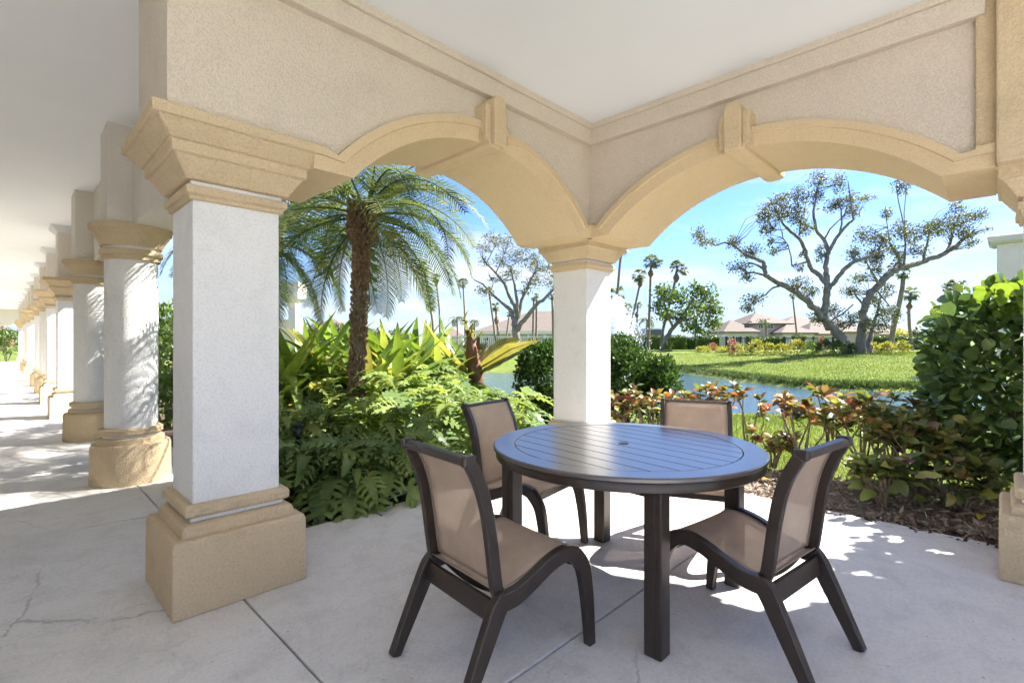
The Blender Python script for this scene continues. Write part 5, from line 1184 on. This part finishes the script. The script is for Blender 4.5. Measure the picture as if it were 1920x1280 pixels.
m = MB(); aw = X_(1412) - X_(1400); m.prism([(X_(1406) + math.cos(t) * aw * .5, Z_(612) + math.sin(t) * aw * .9) for t in np.linspace(0, math.pi, 11)], -.06, .1, 1); m.build('arched_window', 'shutter', h)
h, k, bz = house('khaki_house', 'low khaki house with broad hipped tile roof behind the grey oak', 62, 970, 650)
X_ = lambda p: hx(p, 970, k); Z_ = lambda p: hz(p, k, bz)
m = MB(); m.box(X_(893), X_(1150), 0, 11, 0, Z_(622)); m.build('wall', 'farwall', h)
m = MB(); hip(m, X_(893), X_(1150), 0, 11, Z_(621), Z_(578), .4, (X_(1000), X_(1075))); m.build('roof', 'roof', h)
m = MB(); m.box(X_(893) - .42, X_(1150) + .42, -.42, -.38, Z_(626), Z_(621.5)); m.build('fascia', 'whitepaint', h)
for a in (905, 1012, 1090): window(h, X_(a), X_(a + 12), Z_(640), Z_(628), 0)
h, k, bz = house('pink_house', 'small distant house with pale pink roof left of the khaki house', 95, 845, 650)
X_ = lambda p: hx(p, 845, k); Z_ = lambda p: hz(p, k, bz)
m = MB(); m.box(X_(815), X_(868), 0, 9, 0, Z_(630)); m.build('wall', 'whitewall', h)
m = MB(); hip(m, X_(815), X_(868), 0, 9, Z_(630), Z_(612)); m.build('roof', 'roof', h); window(h, X_(838), X_(850), Z_(640), Z_(632), 0)
h, k, bz = house('distant_house', 'distant house with pale roof beyond the right oak trunk', 105, 1690, 650)
X_ = lambda p: hx(p, 1690, k); Z_ = lambda p: hz(p, k, bz)
m = MB(); m.box(X_(1645), X_(1745), 0, 9, 0, Z_(626)); m.build('wall', 'pinkwall', h)
m = MB(); hip(m, X_(1645), X_(1745), 0, 9, Z_(626), Z_(610)); m.build('roof', 'roof', h)
for a in (1655, 1680, 1715): window(h, X_(a), X_(a + 9), Z_(640), Z_(630), 0)
h, k, bz = house('pink_roof_house', 'distant house with pink roof seen left of the date palm trunk', 70, 600, 650)
X_ = lambda p: hx(p, 600, k); Z_ = lambda p: hz(p, k, bz)
m = MB(); m.box(X_(560), X_(650), 0, 9, 0, Z_(618)); m.build('wall', 'whitewall', h)
m = MB(); hip(m, X_(560), X_(650), 0, 9, Z_(618), Z_(594)); m.build('roof', 'roof', h)
for a in (575, 610): window(h, X_(a), X_(a + 10), Z_(638), Z_(624), 0)

# ------------------------------------------------------------------ white wing of the building beyond the left bed, cream pier at right
bw = gp(530, 15.5, 0); wg = tag(empty('white_wing', (bw[0], bw[1], -.1), RZ), 'white wall and cornice of a building wing behind the left pillar', 'building')
kk = 15.5 / FPX; top = CAM[2] + (640 - 532) * kk + .1
m = MB(); m.box(-1.2, (561 - 530) * kk, 0, .4, 0, CAM[2] + .1 + 42 * kk); m.build('wall', 'whitewall', wg, bevel=.01)
rx = (556 - 530) * kk
m = MB(); m.rings([[(rx - .10 - e, -.35 - e, z), (rx + .10 + e, -.35 - e, z), (rx + .10 + e, -.05 + e, z), (rx - .10 - e, -.05 + e, z)] for z, e in ((top - .75, .0), (top - .62, .02), (top - .50, .14), (top - .46, .16), (top - .16, .18), (top, .18))]); m.build('pillar_capital', 'wall_b', wg, bevel=.01)
m = MB(); m.box(rx - .10, rx + .10, -.35, -.05, 0, top - .75); m.build('pillar_shaft', 'whitewall', wg, bevel=.01)
m = MB(); m.tube([(rx + .2, -.3, 0), (rx + .2, -.3, top - .6)], .025, 8); m.build('downpipe', 'whitepaint', wg)
cpx = gp(1869, 8.6, 0); cp = tag(empty('cream_pier', (cpx[0], cpx[1], -.1)), 'cream stucco pier with pale coping above the round-leaved shrub', 'pier')
tz = CAM[2] + (640 - 458) * 8.6 / FPX + .1
m = MB(); m.box(-.55, 0, 0, 2.6, 0, tz); m.build('pier_block', 'wall_b', cp, bevel=.012)
m = MB(); m.rings([[(-.55 - e, -e, z), (e, -e, z), (e, 2.6 + e, z), (-.55 - e, 2.6 + e, z)] for z, e in ((tz, .05), (tz + .04, .10), (tz + .12, .12), (tz + .15, .08))]); m.build('coping', 'whitewall', cp, bevel=.008)

# ------------------------------------------------------------------ hedges, border shrubs, fences beyond the pond
def hedge(px0, px1, d, h_, label, mat='l_hedge', n=1500, th=.8):
    a = gp(px0, d); b = gp(px1, d); z0 = ground_z([((a + b) / 2)[:2]])[0]; root = tag(empty('hedge', (a[0], a[1], z0)), label, 'hedge', 'clipped hedges beyond the pond'); Lg = np.linalg.norm(b - a)
    t = R.uniform(0, 1, n); s = R.uniform(-.5, .5, n); z = R.uniform(0, 1, n); f_ = R.random(n)
    s = np.where(f_ < .45, -.5 + R.normal(0, .05, n), s); z = np.where((f_ >= .45) & (f_ < .8), 1 + R.normal(0, .03, n), z)
    P = (b - a) * t[:, None] + FW * (s * th)[:, None] + UP * (z * h_)[:, None]
    o = leaf_cloud('foliage', P, .15, mat, root, .55); tag(o, kind='stuff')
    m = MB(); d_ = RT * Lg; c = [np.zeros(3) - FW * th * .42, d_ - FW * th * .42, d_ + FW * th * .42, FW * th * .42]; m.rings([[p + UP * zz for p in c] for zz in (0, h_ * .92)]); m.build('core', 'l_shrub', root)
hedge(1150, 1285, 47, 1.25, 'clipped hedge below the fountain and tall palms', n=2600); hedge(1306, 1352, 46, 1.15, 'short clipped hedge left of the white gate post', n=1300); hedge(1400, 1470, 45, 1.1, 'clipped hedge in front of the tiled house windows', n=1500)
hedge(1632, 1668, 46, 1.15, 'dark hedge between the right oak trunk and the leaning palm', n=1100); hedge(1676, 1725, 46, 1.15, 'dark hedge right of the leaning palm trunk', n=1200); hedge(1285, 1304, 48, 1.1, 'narrow hedge strip behind the black lamp post', n=500)
def border(px, d, rx, h_, mat, label, seed, n=500, size=.20):
    p = gp(px, d); z = ground_z([p[:2]])[0]; k = d / FPX
    leafy_shrub('border_shrub', (p[0], p[1], z + h_ * .5), (rx * k, rx * k * .8, h_ * .62), n, size, mat, label, 'shrub', 'border shrubs on the far bank', 4, 4, .9, seed, .22)
BS = [(1373, 36, 7, .95, 'l_pink', 'pink-red shrub at the left end of the far border'), (1392, 35, 12, .7, 'l_yellow', 'yellow-green shrub next to the pink-red shrub'), (1418, 35, 15, .95, 'l_yellow', 'largest rounded yellow-green shrub left of the oaks'), (1444, 34, 12, .65, 'l_yellow', 'pale low shrub right of the largest rounded one'),
      (1466, 34, 12, .6, 'l_yellow', 'pale straw-coloured shrub midway along the border'), (1492, 33, 16, .85, 'l_yellow', 'vivid yellow shrub left of the oak trunks'), (1520, 33, 15, .8, 'l_crinum', 'lime shrub nearest the left oak trunk'), (1545, 32, 14, .8, 'l_hedge', 'green grassy shrub below the left oak trunk'),
      (1572, 31, 14, .75, 'l_hedge', 'grassy clump at the foot of the left oak'), (1640, 33, 12, .55, 'l_yellow', 'pale yellow shrub right of the oak trunks'), (1664, 33, 13, .6, 'l_yellow', 'pale yellow shrub in front of the leaning palm'), (1690, 33, 15, .72, 'l_yellow', 'largest pale yellow shrub at the right of the border'), (1597, 31.5, 8, .5, 'l_hedge', 'small green clump between the two oak trunks'),
      (1335, 40, 10, .5, 'l_pink', 'pink low shrub in front of the short hedge'), (1320, 39, 14, .3, 'l_yellow', 'pale grassy patch on the lawn edge left of the border'), (1355, 38, 14, .3, 'l_yellow', 'pale grassy strip right of the lawn edge patch'), (1253, 40, 9, .7, 'l_hedge', 'grey-green bush at the foot of the dense green tree'), (1540, 40, 8, .95, 'l_pink', 'pink flowering shrub behind the vivid yellow one'),
      (865, 36, 16, .7, 'l_far', 'dry olive shrub behind the upright banana leaf'), (905, 36, 12, .75, 'l_hedge', 'dark shrub by the white fence'), (940, 37, 14, .7, 'l_far', 'grey shrub below the curved palm'), (825, 37, 16, .8, 'l_hedge', 'green shrub left of the upright banana leaf'), (780, 38, 18, .8, 'l_far', 'olive shrub right of the palm trunk on the far bank')]
for i, (px, d, rx, h_, mt, lab) in enumerate(BS): border(px, d, rx, h_, mt, lab, 500 + i, 420 if rx < 13 else 600)
def fence(px0, px1, d, h_, mat, label, pitch, th, posts):
    a = gp(px0, d); b = gp(px1, d); z = ground_z([((a + b) / 2)[:2]])[0]; Lg = np.linalg.norm(b - a); root = tag(empty('fence', (a[0], a[1], z), RZ), label, 'fence')
    for zz in (h_ * .12, h_ * .95): m = MB(); m.box(0, Lg, -.03, .03, zz - .04, zz + .04); m.build('rail', mat, root)
    m = MB(); x = 0
    while x < Lg: m.box(x, x + th, -.015, .015, .05, h_ * .92); x += pitch
    tag(m.build('pickets', mat, root), kind='stuff')
    for i in range(posts + 1): m = MB(); x = Lg * i / posts; m.box(x - .07, x + .07, -.07, .07, 0, h_ + .1); m.build('post', mat, root)
fence(835, 1052, 44, 1.25, 'whitepaint', 'white railing fence in front of the khaki house', .18, .05, 7)
fence(1362, 1402, 43, 1.1, 'iron', 'black iron fence between white post and clipped hedge', .14, .025, 3)
fence(1470, 1580, 44, 1.1, 'iron', 'black iron fence behind the vivid yellow shrub', .14, .025, 6)
p = gp(1357, 44); z = ground_z([p[:2]])[0]; gp_ = tag(empty('gate_post', (p[0], p[1], z), RZ), 'short white rendered gate post beside the pink-red shrub', 'post')
m = MB(); m.box(-.28, .28, -.28, .28, 0, 1.15); m.build('post_body', 'whitewall', gp_, bevel=.02); m = MB(); m.box(-.34, .34, -.34, .34, 1.15, 1.25); m.build('post_cap', 'whitewall', gp_, bevel=.02)
p = gp(1304, 45); z = ground_z([p[:2]])[0]; lp = tag(empty('lamp_post', (p[0], p[1], z)), 'slim black lamp post in front of the dense green tree', 'lamp')
m = MB(); m.tube([(0, 0, 0), (0, 0, 1.2), (0, 0, 2.5)], [.08, .06, .05], 8); m.build('pole', 'iron', lp, smooth=50); m = MB(); m.rings([[(r_ * math.cos(a), r_ * math.sin(a), z_) for a in np.linspace(0, 6.283, 9)[:-1]] for z_, r_ in ((2.5, .08), (2.6, .16), (2.85, .18), (2.95, .05))]); m.build('lantern', 'iron', lp)
# blue vehicle behind the hedge
p = gp(1228, 66); z = ground_z([p[:2]])[0]; bus = tag(empty('blue_bus', (p[0], p[1], z), RZ), 'blue bus front showing above the hedge between two palm trunks', 'bus')
m = MB(); m.rings([[(-.95 + e, 0 + e, zz), (.95 - e, 0 + e, zz), (.95 - e, 4.5, zz), (-.95 + e, 4.5, zz)] for zz, e in ((.35, 0), (1.3, 0), (2.35, .06), (2.55, .22))]); m.build('body', 'bluebody', bus, bevel=.05)
m = MB(); m.box(-.82, .82, -.01, .06, 1.35, 2.2); m.build('windshield', 'glass', bus, bevel=.01); m = MB(); m.box(-.9, .9, .05, .12, 2.36, 2.52); m.build('roof_band', 'whitepaint', bus)
for sx in (-.75, .75): m = MB(); m.rings([[(sx - .12, .9 + .38 * math.cos(a), .38 + .38 * math.sin(a)) for a in np.linspace(0, 6.283, 17)[:-1]], [(sx + .12, .9 + .38 * math.cos(a), .38 + .38 * math.sin(a)) for a in np.linspace(0, 6.283, 17)[:-1]]]); m.build('wheel', 'black', bus)

# ------------------------------------------------------------------ fountain
fb = gp(1150, 20.0, WZ - .06); fr = tag(empty('fountain', fb), 'white fountain spray rising from the pond beside the corner pillar', 'fountain')
m = MB(); m.rings([[(r_ * math.cos(a), r_ * math.sin(a), z_) for a in np.linspace(0, 6.283, 19)[:-1]] for z_, r_ in ((-.05, .35), (.05, .42), (.10, .35), (.16, .10), (.22, .06))]); m.build('float', 'black', fr, smooth=40)
n = 30000; H = 3.7
tt = R.uniform(0, 1, n) ** .8; az = R.uniform(0, 6.283, n); sp = np.abs(R.normal(0, .42, n)) + .04; ht = H * R.uniform(.55, 1.0, n) * (1 - .25 * sp)
x = sp * tt * 1.5; zz = ht * 4 * tt * (1 - tt) + .05; wind = RT * .35
P = np.column_stack([x * np.cos(az), x * np.sin(az), zz]) + wind * (tt ** 2)[:, None] + R.normal(0, .03, (n, 3))
ds = rand_dirs(n); ds[:, 2] -= 1.2; ds /= np.linalg.norm(ds, axis=1)[:, None]
o = leaf_cloud('spray', P, .06, 'mist', fr, .45, ds, .6); tag(o, kind='stuff')

# ------------------------------------------------------------------ corridor end and light-bouncing paving added behind the viewer
leafy_shrub('end_bush', at(12, 640, 31), (.9, .9, .8), 1600, .16, 'l_green', 'green bush closing the view at the far end of the corridor', seed=41)
leafy_shrub('end_bush', at(-20, 632, 34), (1.2, 1.2, 1.0), 1200, .18, 'l_pink', 'reddish shrub above the green bush at the corridor end', seed=42)
m = MB(); m.box(7.06, 40, -42, 30, -.3, -.02); tag(m.build('bounce_paving', 'concrete'), kind='structure')  # unseen pale slab, added to bounce neutral sunlight up under the roof

leafy_shrub('garden_bush', gp(318, 7.2, .75), (.7, .7, .9), 2600, .10, 'l_green', 'green bush glimpsed between the large left pillar and the first round column', seed=51)
leafy_shrub('garden_bush', gp(300, 11, .9), (1.2, 1.2, 1.1), 2400, .14, 'l_shrub', 'darker bush behind the first round column', seed=52)
